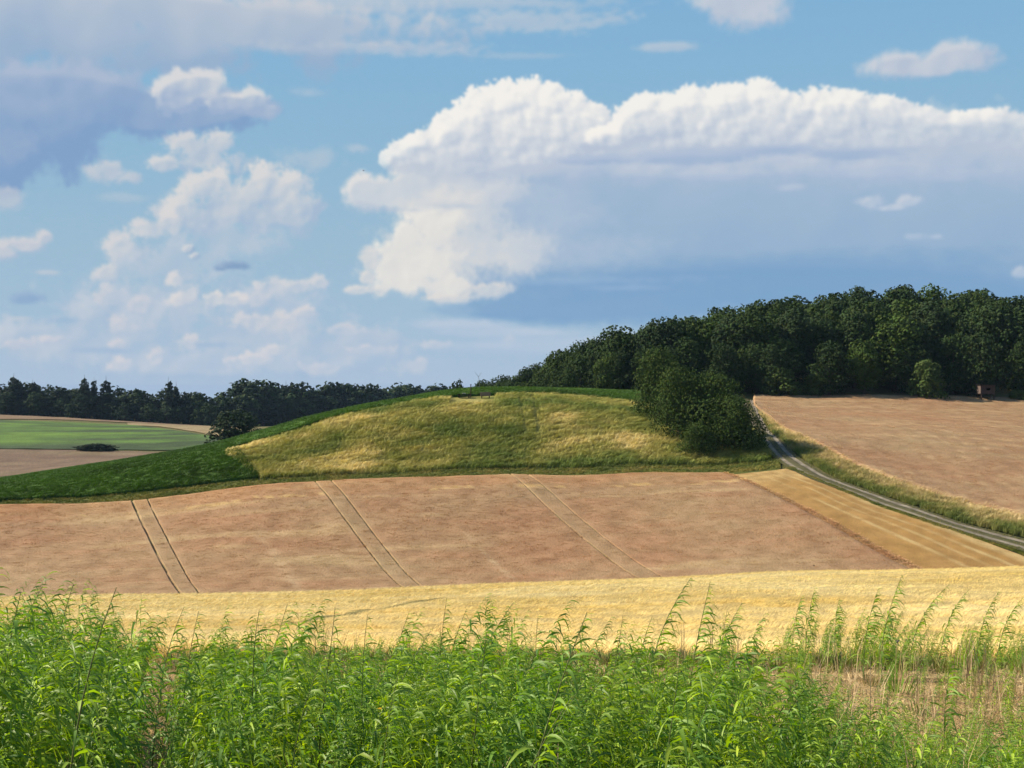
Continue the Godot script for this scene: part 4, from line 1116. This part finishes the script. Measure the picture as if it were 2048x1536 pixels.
	# landmarks along the plantation, by x over distance
	var marks := [[-0.335, "under the left edge clump"], [-0.27, "just right of the bare gap"], [-0.18, "below the slim dark-tipped shoot"], [-0.09, "below the thin upright spike"], [0.02, "in the middle clump"], [0.09, "around the large dark shoot"], [0.17, "below the tall pair"], [0.27, "left of the bare soil"], [9.0, "before the bare soil"]]
	var tries := 0
	while tries < 1750:
		tries += 1
		var zone := r.randf()
		var s: float
		var d: float
		var drop: float
		var row := "front"
		if zone < 0.66:
			d = lerpf(5.4, 10.0, pow(r.randf(), 0.8))
			s = r.randf_range(-0.52, 0.52)
			drop = top_line(s) + 0.006 + pow(r.randf(), 1.4) * 0.06
			if tries % 9 == 0 and s < 0.2: drop = top_line(s) - r.randf() * 0.024
			if s > -0.312 and s < -0.28: continue
			if d < 6.0: row = "nearest"
		elif zone < 0.82:
			d = r.randf_range(15.8, 18.2)
			s = r.randf_range(0.21, 0.5)
			drop = r.randf_range(0.180, 0.213) + (0.012 if s > 0.32 or s < 0.233 else 0.0)
			row = "back-row"
		else:
			d = r.randf_range(9.5, 14.0)
			s = r.randf_range(-0.5, 0.015)
			drop = top_line(s) + 0.005 + r.randf() * 0.025
			if s > -0.313 and s < -0.275: continue
			row = "rear"
		var x := s * d
		var tall := -drop * d - level(x, -d)
		if tall < 0.3 or tall > 1.7: continue
		var place := ""
		for q in marks:
			if s < q[0]:
				place = q[1]
				break
		if row == "back-row": place = "against the barley, " + ("left of the comb-like shoot" if s < 0.30 else "among the leaning three")
		var model := r.randi() % 10
		var turn := r.randf_range(-0.5, 0.5)
		if singles < 270 and tries % 3 != 0:
			var o := base("willow_shoot", on_land(x, -d), turn)
			part("stem", shoot_models[model][0], M.stem, o, Transform3D(Basis().scaled(Vector3.ONE * tall), Vector3.ZERO))
			tag(part("leaves", shoot_models[model][1], M.willow, o, Transform3D(Basis().scaled(Vector3.ONE * tall), Vector3.ZERO)), "", "", "", "stuff")
			tag(o, "%s willow shoot %s" % [row, place], "willow shoot", "willow shoots of the plantation")
			singles += 1
		else:
			thick_p[model].append(Transform3D(Basis(Vector3.UP, turn).scaled(Vector3.ONE * tall), on_land(x, -d)))
	# scattered young shoots on the bare soil
	for k in 130:
		var d := r.randf_range(8.8, 15.5)
		var x := r.randf_range(0.19, 0.5) * d
		thick_p[k % 10].append(Transform3D(Basis(Vector3.UP, r.randf_range(-0.6, 0.6)).scaled(Vector3.ONE * r.randf_range(0.22, 0.55)), on_land(x, -d)))
	# low growth between them
	for k in 420:
		var d := lerpf(4.0, 10.5, pow(r.randf(), 0.8))
		var s := r.randf_range(-0.52, 0.52)
		if s > 0.2 and d > 8.8 or s > -0.312 and s < -0.278: continue
		thick_p[k % 10].append(Transform3D(Basis(Vector3.UP, r.randf() * TAU).scaled(Vector3.ONE * r.randf_range(0.35, 0.6)), on_land(s * d, -d)))
	for k in 10:
		var white := PackedColorArray()
		for q in thick_p[k]: white.append(Color.WHITE.lerp(Color(0.8, 0.85, 0.8), r.randf()))
		scatter("willow_thicket", shoot_models[k][1], M.willow, thick_p[k], white, "mass of willow leaves between the single shoots", "willow thicket")
	# last year's dead stems
	var dead: Array = []
	var dead_t := PackedColorArray()
	for k in 300:
		var d := lerpf(5.6, 16.0, r.randf())
		var s := r.randf_range(-0.5, 0.5)
		dead.append(Transform3D(Basis(Vector3.UP, r.randf() * TAU).scaled(Vector3.ONE * r.randf_range(0.5, 1.0)), on_land(s * d, -d)))
		dead_t.append(Color(0.30, 0.21, 0.12).lerp(Color(0.46, 0.37, 0.24), r.randf()))
	scatter("dead_stems", tuft(63, 6, 0.85, 0.07, 0.007, 0.12, 0.35), M.straw, dead, dead_t, "thin brown dead stems between the green willow shoots", "dead stems")
	# weeds and dry stalks under them
	var weeds: Array = []
	var tints := PackedColorArray()
	for k in 2600:
		var d := lerpf(5.0, 23.0, pow(r.randf(), 0.9))
		var s := r.randf_range(-0.52, 0.52)
		var bare: bool = (s > 0.185 and d > 8.8 and d < 15.5) or (s > -0.31 and s < -0.275 and d > 6.0)
		if bare and r.randf() < 0.97: continue
		weeds.append(Transform3D(Basis(Vector3.UP, r.randf() * TAU).scaled(Vector3.ONE * r.randf_range(0.4, 1.0)), on_land(s * d, -d)))
		var c: Color = GREENS[r.randi() % 4] * r.randf_range(0.6, 1.0)
		tints.append(c.lerp(Color(0.20, 0.15, 0.08), 0.65 if r.randf() < clampf((d - 9.0) / 8.0, 0.1, 0.8) else 0.0))
	scatter("weeds", tuft(61, 26, 0.32, 0.16, 0.016, 0.3, 0.9), M.grass, weeds, tints, "low green weeds under the willow shoots", "weeds")
	var dry: Array = []
	var dt := PackedColorArray()
	for k in 9000:
		var d := r.randf_range(7.0, 20.0)
		var x := r.randf_range(-0.5, 0.52) * d
		dry.append(Transform3D(Basis.from_euler(Vector3(r.randf_range(-1.5, 1.5), r.randf() * TAU, r.randf_range(-1.5, 1.5))).scaled(Vector3.ONE * r.randf_range(0.4, 1.0)), on_land(x, -d, 0.02)))
		dt.append(Color(0.60, 0.47, 0.28) * r.randf_range(0.6, 1.15))
	scatter("dry_stalks", tuft(62, 5, 0.17, 0.09, 0.006, 0.2, 0.5), M.straw, dry, dt, "dry straw and stalks littering the bare soil", "straw")

# ---------------------------------------------------------------- sky
# The sky is a computed panorama: a blue gradient, then banks of cloud. Each bank is a list of
# overlapping puffs [azimuth, elevation, half width, half height] in degrees.
var n_soft := FastNoiseLite.new()
var n_fine := FastNoiseLite.new()
var n_bill := FastNoiseLite.new()
var n_wisp := FastNoiseLite.new()
var n_broad := FastNoiseLite.new()
var n_lobe := FastNoiseLite.new()

func sky_base(az: float, el: float) -> Color:
	var c: Color
	var stops: Array = [[0.0, Color8(171, 192, 214)], [3.0, Color8(161, 190, 212)], [7.0, Color8(153, 187, 210)], [11.0, Color8(142, 183, 211)], [16.0, Color8(131, 178, 213)], [30.0, Color8(98, 155, 204)], [90.0, Color8(70, 125, 190)]]
	c = stops[0][1]
	for i in range(1, stops.size()):
		if el <= stops[i][0]:
			var t: float = (el - stops[i - 1][0]) / (stops[i][0] - stops[i - 1][0])
			c = (stops[i - 1][1] as Color).lerp(stops[i][1], clampf(t, 0.0, 1.0))
			break
		c = stops[i][1]
	return c

func puff_field(puffs: Array, x: float, y: float) -> float:
	var s := 0.0
	for p in puffs:
		var dx: float = (x - p[0]) / p[2]
		var dy: float = (y - p[1]) / p[3]
		var r := dx * dx + dy * dy
		if r < 6.0:
			s += exp(7.0 * (1.0 - sqrt(r)))
	return log(s + 1e-6) / 7.0

func cloud_noise(kind: int, x: float, y: float, f: float) -> float:
	match kind:
		1: return -n_bill.get_noise_2d(x * f, y * f) * 1.5 - 0.55 + 0.35 * n_fine.get_noise_2d(x * f * 2.2, y * f * 2.2)
		2: return n_wisp.get_noise_2d(x * f * 0.35, y * f * 1.6) + 0.5 * n_fine.get_noise_2d(x * f, y * f * 2.0)
	return n_soft.get_noise_2d(x * f, y * f) * 1.2 + 0.45 * n_fine.get_noise_2d(x * f * 1.7, y * f * 1.7)

func bank_field(b: Dictionary, x: float, y: float) -> float:
	return puff_field(b.p, x, y) + b.amp * cloud_noise(b.kind, x, y, b.f)

func relief(b: Dictionary, x: float, y: float) -> float:
	# the smoother swelling of a bank, which catches the light
	var n: float
	if b.kind == 1:
		n = -n_lobe.get_noise_2d(x * b.f, y * b.f) * 1.5
	elif b.kind == 2:
		n = n_broad.get_noise_2d(x * b.f * 0.35, y * b.f * 1.6)
	else:
		n = n_broad.get_noise_2d(x * b.f * 0.8, y * b.f * 0.8) * 0.75
	return minf(puff_field(b.p, x, y), 0.45) * (1.0 if b.kind == 1 else 1.5) + b.amp * n

func bank(list: Array, puffs: Array, kind: int, amp: float, f: float, soft: float, op: float, lit: Color, shade: Color, gain: float, top := 0.0, low := 0.0) -> void:
	# top and low: the elevations between which a thick bank turns from its lit top to its shaded base
	var x0 := 999.0
	var x1 := -999.0
	var y0 := 999.0
	var y1 := -999.0
	for p in puffs:
		x0 = minf(x0, p[0] - p[2] * 1.6); x1 = maxf(x1, p[0] + p[2] * 1.6)
		y0 = minf(y0, p[1] - p[3] * 1.6); y1 = maxf(y1, p[1] + p[3] * 1.6)
	list.append({"p": puffs, "kind": kind, "amp": amp, "f": f, "soft": soft, "op": op, "lit": lit, "shade": shade, "gain": gain, "top": top, "low": low, "box": [x0, x1, y0, y1]})

func sky_color(banks: Array, az: float, el: float) -> Color:
	var c := sky_base(az, el)
	# thin high veil and low haze streaks
	var veil := clampf(0.5 + n_wisp.get_noise_2d(az * 5.0, el * 22.0) * 1.4, 0.0, 1.0)
	c = c.lerp(Color8(178, 194, 214), veil * 0.28 * exp(-el / 7.0))
	for b in banks:
		var bx: Array = b.box
		if az < bx[0] or az > bx[1] or el < bx[2] or el > bx[3]:
			continue
		var d := bank_field(b, az, el)
		if d <= 0.0:
			continue
		var a := smoothstep(0.0, b.soft, d)
		var step: float = 0.3 / b.f
		var t: float = 0.5 + b.gain * 0.75 * (relief(b, az, el) - relief(b, az - 0.78 * step, el + 0.62 * step)) / (b.amp + 0.05)
		if b.top > b.low:
			t += 0.9 * (clampf((el - b.low) / (b.top - b.low), 0.0, 1.0) - 0.6)
			if b.kind == 1: a *= smoothstep(b.low - 0.4, lerpf(b.low, b.top, 0.5), el)      # the heads merge downwards into the bank
		t = clampf(t, 0.0, 1.0)
		var col: Color = (b.shade as Color).lerp(b.lit, t)
		c = c.lerp(col, a * b.op)
	return c

func build_sky() -> ImageTexture:
	n_soft.noise_type = FastNoiseLite.TYPE_SIMPLEX_SMOOTH; n_soft.seed = 11; n_soft.frequency = 0.5; n_soft.fractal_octaves = 4
	n_fine.noise_type = FastNoiseLite.TYPE_SIMPLEX_SMOOTH; n_fine.seed = 5; n_fine.frequency = 1.6; n_fine.fractal_octaves = 3
	n_bill.noise_type = FastNoiseLite.TYPE_CELLULAR; n_bill.seed = 23; n_bill.frequency = 0.8; n_bill.fractal_octaves = 4; n_bill.fractal_gain = 0.52
	n_bill.cellular_return_type = FastNoiseLite.RETURN_DISTANCE; n_bill.cellular_jitter = 1.0
	n_wisp.noise_type = FastNoiseLite.TYPE_SIMPLEX_SMOOTH; n_wisp.seed = 71; n_wisp.frequency = 0.35; n_wisp.fractal_octaves = 4
	n_broad.noise_type = FastNoiseLite.TYPE_SIMPLEX_SMOOTH; n_broad.seed = 11; n_broad.frequency = 0.5; n_broad.fractal_octaves = 3; n_broad.fractal_gain = 0.38
	n_lobe.noise_type = FastNoiseLite.TYPE_CELLULAR; n_lobe.seed = 23; n_lobe.frequency = 0.8; n_lobe.fractal_octaves = 4; n_lobe.fractal_gain = 0.55
	n_lobe.cellular_return_type = FastNoiseLite.RETURN_DISTANCE; n_lobe.cellular_jitter = 1.0
	var L: Array = []
	var white := Color8(240, 236, 230)
	var cream := Color8(226, 221, 217)
	var pale := Color8(205, 207, 214)
	var lilac := Color8(182, 194, 211)
	var grey := Color8(160, 182, 210)
	var slate := Color8(138, 167, 200)
	var deep := Color8(112, 155, 200)
	bank(L, [[-20.09, 15.06, 10.63, 2.61], [-10.63, 15.72, 9.40, 1.71], [-17.39, 16.31, 10.55, 1.33]], 0, 0.45, 0.50, 0.55, 0.92, pale, Color8(154, 177, 205), 0.80, 17.68, 13.60)
	bank(L, [[0.83, 16.24, 4.40, 0.74], [-6.10, 15.15, 5.96, 0.51]], 2, 0.70, 0.80, 0.70, 0.60, pale, lilac, 0.80)
	bank(L, [[-0.56, 17.15, 7.65, 0.51], [-7.47, 16.95, 4.56, 0.46]], 2, 0.60, 0.60, 0.70, 0.60, pale, lilac, 0.80)
	bank(L, [[10.90, 16.72, 2.79, 1.09], [9.55, 17.03, 1.80, 0.69]], 0, 0.35, 0.90, 0.60, 0.85, Color8(214, 213, 218), Color8(186, 194, 212), 1.00)
	bank(L, [[7.17, 15.16, 1.71, 0.30]], 2, 0.40, 1.00, 0.70, 0.60, pale, lilac, 0.60)
	bank(L, [[17.22, 13.89, 1.80, 0.66], [19.72, 14.03, 1.95, 0.74], [18.89, 13.62, 3.11, 0.53]], 0, 0.32, 1.00, 0.60, 0.85, Color8(214, 213, 219), Color8(180, 190, 210), 1.20)
	bank(L, [[0.83, 14.86, 2.78, 0.23]], 2, 0.50, 1.00, 0.80, 0.30, pale, lilac, 0.50)
	bank(L, [[-20.09, 12.39, 6.75, 1.63], [-21.71, 10.81, 4.20, 2.37], [-16.32, 11.90, 4.70, 1.22], [-22.50, 9.30, 1.78, 1.71], [-13.73, 12.26, 2.41, 0.90]], 0, 0.38, 0.75, 0.40, 0.95, Color8(172, 187, 210), Color8(130, 161, 200), 1.00, 14.69, 10.05)
	bank(L, [[-21.91, 12.03, 2.39, 1.29], [-22.10, 10.16, 1.99, 1.29]], 0, 0.50, 0.80, 0.90, 0.55, Color8(184, 194, 214), slate, 0.80)
	bank(L, [[-14.28, 13.19, 1.63, 0.81], [-15.25, 12.71, 1.29, 1.01], [-13.07, 12.51, 1.32, 0.59], [-11.86, 12.57, 1.07, 0.73], [-11.19, 12.23, 0.67, 0.41]], 0, 0.35, 1.50, 0.35, 0.90, Color8(222, 220, 220), Color8(160, 180, 208), 1.50, 14.04, 11.61)
	bank(L, [[-22.30, 7.95, 0.89, 0.60]], 0, 0.40, 1.30, 0.60, 0.70, pale, lilac, 1.00)
	bank(L, [[-9.28, 13.10, 1.13, 0.27], [-17.60, 8.18, 1.26, 0.27]], 2, 0.50, 1.30, 0.90, 0.40, pale, lilac, 0.50)
	bank(L, [[-18.12, 9.28, 1.00, 0.57], [-17.28, 9.13, 0.63, 0.35]], 0, 0.55, 1.60, 0.55, 0.80, pale, lilac, 1.30)
	bank(L, [[-14.49, 10.56, 1.52, 0.72], [-13.29, 10.77, 0.88, 0.63], [-15.68, 9.68, 1.07, 0.49], [-13.73, 9.98, 1.75, 0.68]], 0, 0.55, 1.60, 0.50, 0.88, Color8(218, 216, 217), Color8(170, 188, 210), 1.50)
	bank(L, [[-9.28, 10.18, 2.03, 0.64], [-7.01, 10.69, 0.80, 0.30]], 0, 0.50, 1.20, 0.80, 0.50, pale, lilac, 0.80)
	bank(L, [[-13.73, 8.78, 1.53, 0.95], [-11.08, 8.65, 2.23, 1.32], [-12.41, 7.72, 3.32, 1.02], [-9.96, 7.89, 1.35, 1.14], [-14.60, 7.54, 1.52, 1.01]], 0, 0.50, 1.40, 0.45, 0.93, Color8(221, 218, 217), Color8(168, 188, 211), 1.60, 10.05, 6.19)
	bank(L, [[-16.32, 6.82, 1.28, 0.67], [-17.39, 5.91, 1.16, 0.93], [-18.12, 4.90, 0.73, 0.57], [-15.47, 7.07, 0.86, 0.76]], 0, 0.55, 1.60, 0.50, 0.88, Color8(218, 215, 216), Color8(172, 191, 212), 1.70)
	bank(L, [[-15.04, 5.31, 3.46, 1.57], [-16.32, 3.73, 3.63, 1.33], [-12.63, 6.49, 3.31, 1.13]], 0, 0.55, 1.10, 0.80, 0.75, Color8(200, 206, 217), Color8(166, 189, 211), 1.20)
	bank(L, [[-14.71, 6.05, 0.35, 0.27], [-14.43, 5.73, 0.30, 0.20]], 0, 0.20, 2.50, 0.50, 0.80, Color8(222, 219, 219), slate, 1.30)
	bank(L, [[-12.63, 5.34, 0.93, 0.25], [-13.29, 5.20, 0.44, 0.14]], 0, 0.30, 2.00, 0.50, 0.85, Color8(140, 166, 198), Color8(118, 150, 190), 0.70)
	bank(L, [[-21.61, 5.97, 1.24, 0.43], [-20.70, 6.31, 0.51, 0.39], [-22.50, 5.66, 0.99, 0.43]], 0, 0.36, 1.70, 0.50, 0.85, Color8(216, 212, 215), Color8(176, 190, 211), 1.40)
	bank(L, [[-21.40, 3.73, 1.00, 0.35]], 0, 0.30, 1.40, 0.60, 0.75, Color8(150, 176, 207), Color8(132, 163, 202), 0.80)
	bank(L, [[-21.81, 2.80, 0.76, 0.17], [-20.60, 4.83, 0.61, 0.15]], 2, 0.30, 1.50, 0.70, 0.60, pale, lilac, 0.80)
	bank(L, [[-17.17, 2.83, 4.87, 1.66], [-11.52, 2.90, 4.45, 1.93], [-19.88, 1.70, 5.33, 1.31], [-8.83, 1.79, 6.79, 1.37], [-13.73, 1.08, 9.19, 1.01]], 0, 0.60, 1.00, 0.70, 0.80, Color8(203, 208, 218), Color8(164, 187, 212), 1.40)
	bank(L, [[-15.14, 4.64, 0.52, 0.49], [-14.71, 4.03, 0.61, 0.67], [-15.14, 3.75, 0.48, 0.40]], 0, 0.62, 2.00, 0.45, 0.85, Color8(221, 217, 217), Color8(182, 196, 214), 1.70)
	bank(L, [[-13.51, 3.83, 0.66, 0.45], [-12.74, 3.79, 0.88, 0.36]], 0, 0.62, 2.00, 0.45, 0.90, Color8(223, 219, 217), Color8(180, 195, 214), 1.70)
	bank(L, [[-10.97, 4.27, 1.07, 0.64], [-9.73, 4.40, 0.90, 0.50], [-11.75, 3.81, 0.67, 0.50], [-8.83, 4.64, 0.59, 0.41]], 0, 0.62, 1.80, 0.45, 0.85, Color8(218, 215, 217), Color8(178, 194, 214), 1.60)
	bank(L, [[-11.97, 2.79, 1.11, 0.59], [-10.63, 2.69, 1.34, 0.68], [-9.51, 3.27, 0.77, 0.32]], 0, 0.65, 1.80, 0.50, 0.80, Color8(217, 214, 216), Color8(180, 195, 214), 1.60)
	bank(L, [[-16.75, 3.46, 0.77, 0.49], [-17.28, 2.61, 1.16, 0.49], [-17.91, 3.81, 0.84, 0.57], [-17.70, 1.72, 0.46, 0.31]], 0, 0.65, 1.90, 0.50, 0.75, Color8(213, 211, 216), Color8(178, 194, 214), 1.60)
	bank(L, [[-21.91, 1.68, 0.90, 0.34], [-20.50, 1.95, 0.57, 0.24]], 0, 0.60, 1.80, 0.50, 0.80, Color8(212, 210, 216), Color8(178, 193, 214), 1.50)
	bank(L, [[-16.11, 1.18, 0.51, 0.49], [-17.60, 0.84, 0.76, 0.40], [-14.60, 1.86, 0.65, 0.45]], 0, 0.62, 2.00, 0.50, 0.80, Color8(219, 214, 216), Color8(182, 197, 216), 1.60)
	bank(L, [[-11.97, 1.09, 1.15, 0.41], [-10.85, 1.55, 0.80, 0.36]], 0, 0.62, 2.00, 0.45, 0.85, Color8(219, 215, 217), Color8(180, 196, 215), 1.60)
	bank(L, [[-8.83, 0.69, 1.36, 0.37], [-6.78, 1.56, 1.37, 0.32], [-4.72, 0.88, 1.15, 0.51], [-3.56, 1.80, 0.79, 0.28], [-0.09, 1.97, 0.56, 0.32], [-7.69, 2.48, 1.37, 0.32]], 0, 0.65, 1.80, 0.50, 0.75, Color8(208, 209, 217), Color8(180, 196, 215), 1.40)
	bank(L, [[-13.73, 1.76, 1.53, 0.20], [-19.88, 2.79, 1.23, 0.17], [-18.43, 1.49, 1.67, 0.20]], 2, 0.40, 1.30, 0.80, 0.50, Color8(150, 180, 210), Color8(146, 178, 210), 0.40)
	bank(L, [[10.90, 7.65, 14.30, 4.10], [5.22, 6.85, 9.65, 3.46], [18.48, 6.52, 8.76, 4.18], [1.76, 8.46, 6.02, 3.01], [24.49, 7.30, 5.76, 3.80], [-0.56, 5.73, 3.48, 2.09]], 0, 0.16, 0.50, 0.45, 0.97, Color8(172, 191, 212), Color8(137, 170, 203), 0.45, 10.72, 2.04)
	bank(L, [[10.90, 4.61, 14.30, 1.59], [5.22, 3.64, 8.73, 1.06], [18.48, 3.69, 8.76, 1.98], [1.30, 3.43, 4.63, 0.65]], 2, 0.30, 0.45, 0.60, 0.92, Color8(134, 169, 203), Color8(117, 159, 200), 0.50)
	bank(L, [[2.92, 4.80, 7.63, 0.37], [5.22, 4.45, 3.22, 0.23]], 2, 0.50, 0.60, 0.80, 0.50, Color8(158, 185, 214), Color8(150, 180, 211), 0.50)
	bank(L, [[2.92, 1.80, 8.32, 0.51], [-0.56, 2.39, 4.64, 0.32], [-2.87, 2.73, 3.47, 0.37], [5.45, 2.12, 1.61, 0.32]], 2, 0.40, 0.60, 0.70, 0.75, Color8(190, 203, 220), Color8(172, 193, 216), 0.50)
	bank(L, [[-5.64, 8.77, 2.18, 1.06], [-4.03, 9.12, 2.08, 1.48], [-7.01, 8.90, 0.96, 0.87], [-3.33, 10.03, 2.54, 1.16], [-0.56, 10.38, 3.48, 1.27], [-2.87, 8.46, 2.54, 1.39], [-1.48, 9.14, 2.78, 1.62]], 0, 0.34, 1.10, 0.45, 0.95, Color8(228, 225, 223), Color8(186, 198, 214), 0.90)
	bank(L, [[-4.03, 6.63, 2.54, 1.71], [-4.72, 5.14, 2.30, 1.11], [-3.33, 5.15, 2.77, 1.16], [-2.18, 6.41, 3.47, 1.85], [-0.32, 6.19, 3.01, 1.74], [-2.87, 7.78, 2.77, 1.39]], 0, 0.36, 1.00, 0.70, 0.95, Color8(228, 224, 219), Color8(190, 201, 215), 0.80)
	bank(L, [[-4.03, 5.71, 1.96, 1.53], [-5.18, 4.79, 1.95, 0.83], [-5.64, 5.70, 1.26, 1.15], [-2.87, 4.57, 1.85, 0.69], [-3.56, 7.32, 1.62, 1.16], [-4.72, 6.85, 1.15, 0.92]], 0, 0.45, 1.50, 0.50, 0.95, Color8(240, 235, 226), Color8(212, 213, 215), 0.90)
	bank(L, [[-6.55, 5.69, 0.59, 0.78], [-6.67, 4.89, 0.50, 0.46], [-7.01, 4.32, 1.00, 0.28], [-2.87, 3.93, 1.39, 0.28], [-1.02, 4.35, 1.39, 0.46]], 0, 0.40, 2.20, 0.50, 0.85, Color8(226, 221, 217), Color8(190, 202, 215), 1.30)
	bank(L, [[-5.41, 7.98, 2.76, 0.21], [-2.87, 8.18, 1.85, 0.16]], 2, 0.50, 1.60, 0.80, 0.45, Color8(180, 194, 213), Color8(168, 186, 210), 0.40)
	bank(L, [[1.30, 7.33, 4.40, 1.85], [3.61, 6.18, 5.08, 1.85], [0.83, 8.47, 3.48, 1.39]], 2, 0.50, 0.70, 1.00, 0.50, Color8(192, 203, 218), Color8(176, 193, 214), 0.60)
	bank(L, [[9.78, 10.57, 13.96, 1.94], [1.76, 10.49, 5.79, 1.85], [18.48, 10.07, 6.67, 1.98], [-1.48, 10.72, 2.55, 1.39], [23.52, 9.64, 3.90, 1.70]], 0, 0.34, 0.80, 0.75, 0.92, Color8(220, 219, 222), Color8(172, 189, 213), 1.00, 12.06, 8.69)
	bank(L, [[0.37, 11.95, 2.60, 1.72], [-1.48, 11.56, 1.97, 1.53], [1.76, 11.83, 1.85, 1.53], [3.26, 11.71, 1.43, 1.02], [-2.76, 11.04, 1.27, 1.02], [-4.49, 10.58, 1.20, 0.74], [-5.41, 10.27, 0.69, 0.51], [4.07, 11.54, 0.55, 0.69], [-0.56, 10.72, 3.01, 1.07], [-2.18, 10.26, 2.55, 1.02], [1.30, 10.72, 2.78, 0.93]], 1, 0.36, 0.95, 0.10, 0.98, Color8(246, 242, 236), Color8(184, 196, 214), 1.20, 13.60, 8.69)
	bank(L, [[6.14, 11.99, 1.33, 1.06], [7.74, 12.17, 1.59, 1.10], [9.55, 12.07, 2.03, 1.23], [11.12, 12.16, 2.01, 1.32], [12.90, 11.65, 1.76, 1.22], [14.54, 11.85, 1.56, 1.17], [16.15, 11.49, 1.71, 1.11], [17.64, 11.19, 1.68, 0.97], [19.31, 10.81, 1.65, 0.87], [20.94, 10.82, 1.62, 0.91], [22.74, 10.48, 1.58, 0.98], [5.34, 11.74, 0.74, 0.83], [4.65, 11.24, 1.15, 0.60], [10.90, 11.08, 4.47, 0.68], [16.37, 10.62, 4.69, 0.58]], 1, 0.36, 0.95, 0.13, 0.97, Color8(246, 242, 236), Color8(184, 196, 214), 1.20, 13.60, 9.60)
	bank(L, [[12.23, 10.48, 3.10, 0.45], [8.19, 10.28, 3.41, 0.41], [3.61, 10.30, 2.08, 0.28], [15.29, 10.24, 3.23, 0.36]], 2, 0.45, 0.90, 0.60, 0.75, Color8(176, 191, 214), Color8(146, 173, 207), 0.60)
	bank(L, [[16.15, 9.44, 4.70, 0.49], [12.23, 10.04, 1.33, 0.32], [9.33, 9.47, 3.61, 0.37], [19.51, 9.06, 2.47, 0.39], [12.90, 8.81, 0.88, 0.23]], 0, 0.45, 1.00, 0.80, 0.55, Color8(194, 203, 219), Color8(170, 188, 214), 0.90)
	bank(L, [[16.26, 8.02, 0.77, 0.36], [17.85, 8.02, 0.71, 0.31], [17.00, 7.75, 0.93, 0.18]], 0, 0.40, 2.20, 0.60, 0.85, Color8(202, 209, 220), Color8(168, 189, 214), 1.00)
	bank(L, [[18.06, 6.47, 0.71, 0.20], [18.93, 6.42, 0.41, 0.15]], 0, 0.40, 2.20, 0.80, 0.60, Color8(190, 203, 220), Color8(170, 190, 215), 0.80)
	bank(L, [[22.34, 4.77, 0.44, 0.34]], 0, 0.40, 2.20, 0.60, 0.70, Color8(205, 210, 220), Color8(176, 194, 216), 1.00)

	# all round: the same sky at a coarse step, its clouds drawn by noise alone
	var lw := 720
	var lh := 360
	var low := Image.create(lw, lh, false, Image.FORMAT_RGB8)
	for j in lh:
		var el := 90.0 - (j + 0.5) * 180.0 / lh
		for i in lw:
			var az := (i + 0.5) * 360.0 / lw - 180.0
			if el < -1.0:
				low.set_pixel(i, j, Color8(168, 190, 212))      # the pale air of the horizon
				continue
			var c := sky_base(az, maxf(el, 0.0))
			var r := deg_to_rad(az)
			var q := Vector3(sin(r) * cos(deg_to_rad(el)), sin(deg_to_rad(el)) * 2.2, -cos(r) * cos(deg_to_rad(el))) * 7.0
			var n := n_soft.get_noise_3dv(q)
			var a := smoothstep(0.02, 0.3, n)
			var n2 := n_soft.get_noise_3dv(q + Vector3(-0.25, 0.25, 0.0))
			c = c.lerp(slate.lerp(cream, clampf(0.55 + 2.5 * (n - n2), 0.0, 1.0)), a * 0.85)
			low.set_pixel(i, j, c)
	low.resize(4096, 2048, Image.INTERPOLATE_CUBIC)
	# in front of the viewer: the banks of cloud as they stood
	var cx := 2048
	for j in range(1024 - 250, 1025):
		var el := (1024 - (j + 0.5)) * 180.0 / 2048.0
		var fe := smoothstep(0.0, 3.0, 21.9 - el)
		for i in range(cx - 330, cx + 330):
			var az := (i + 0.5 - cx) * 360.0 / 4096.0
			var w: float = fe * smoothstep(0.0, 3.0, 28.9 - absf(az))
			var c := sky_color(L, az, maxf(el, 0.0))
			low.set_pixel(i, j, low.get_pixel(i, j).lerp(c, w) if w < 1.0 else c)
	return ImageTexture.create_from_image(low)
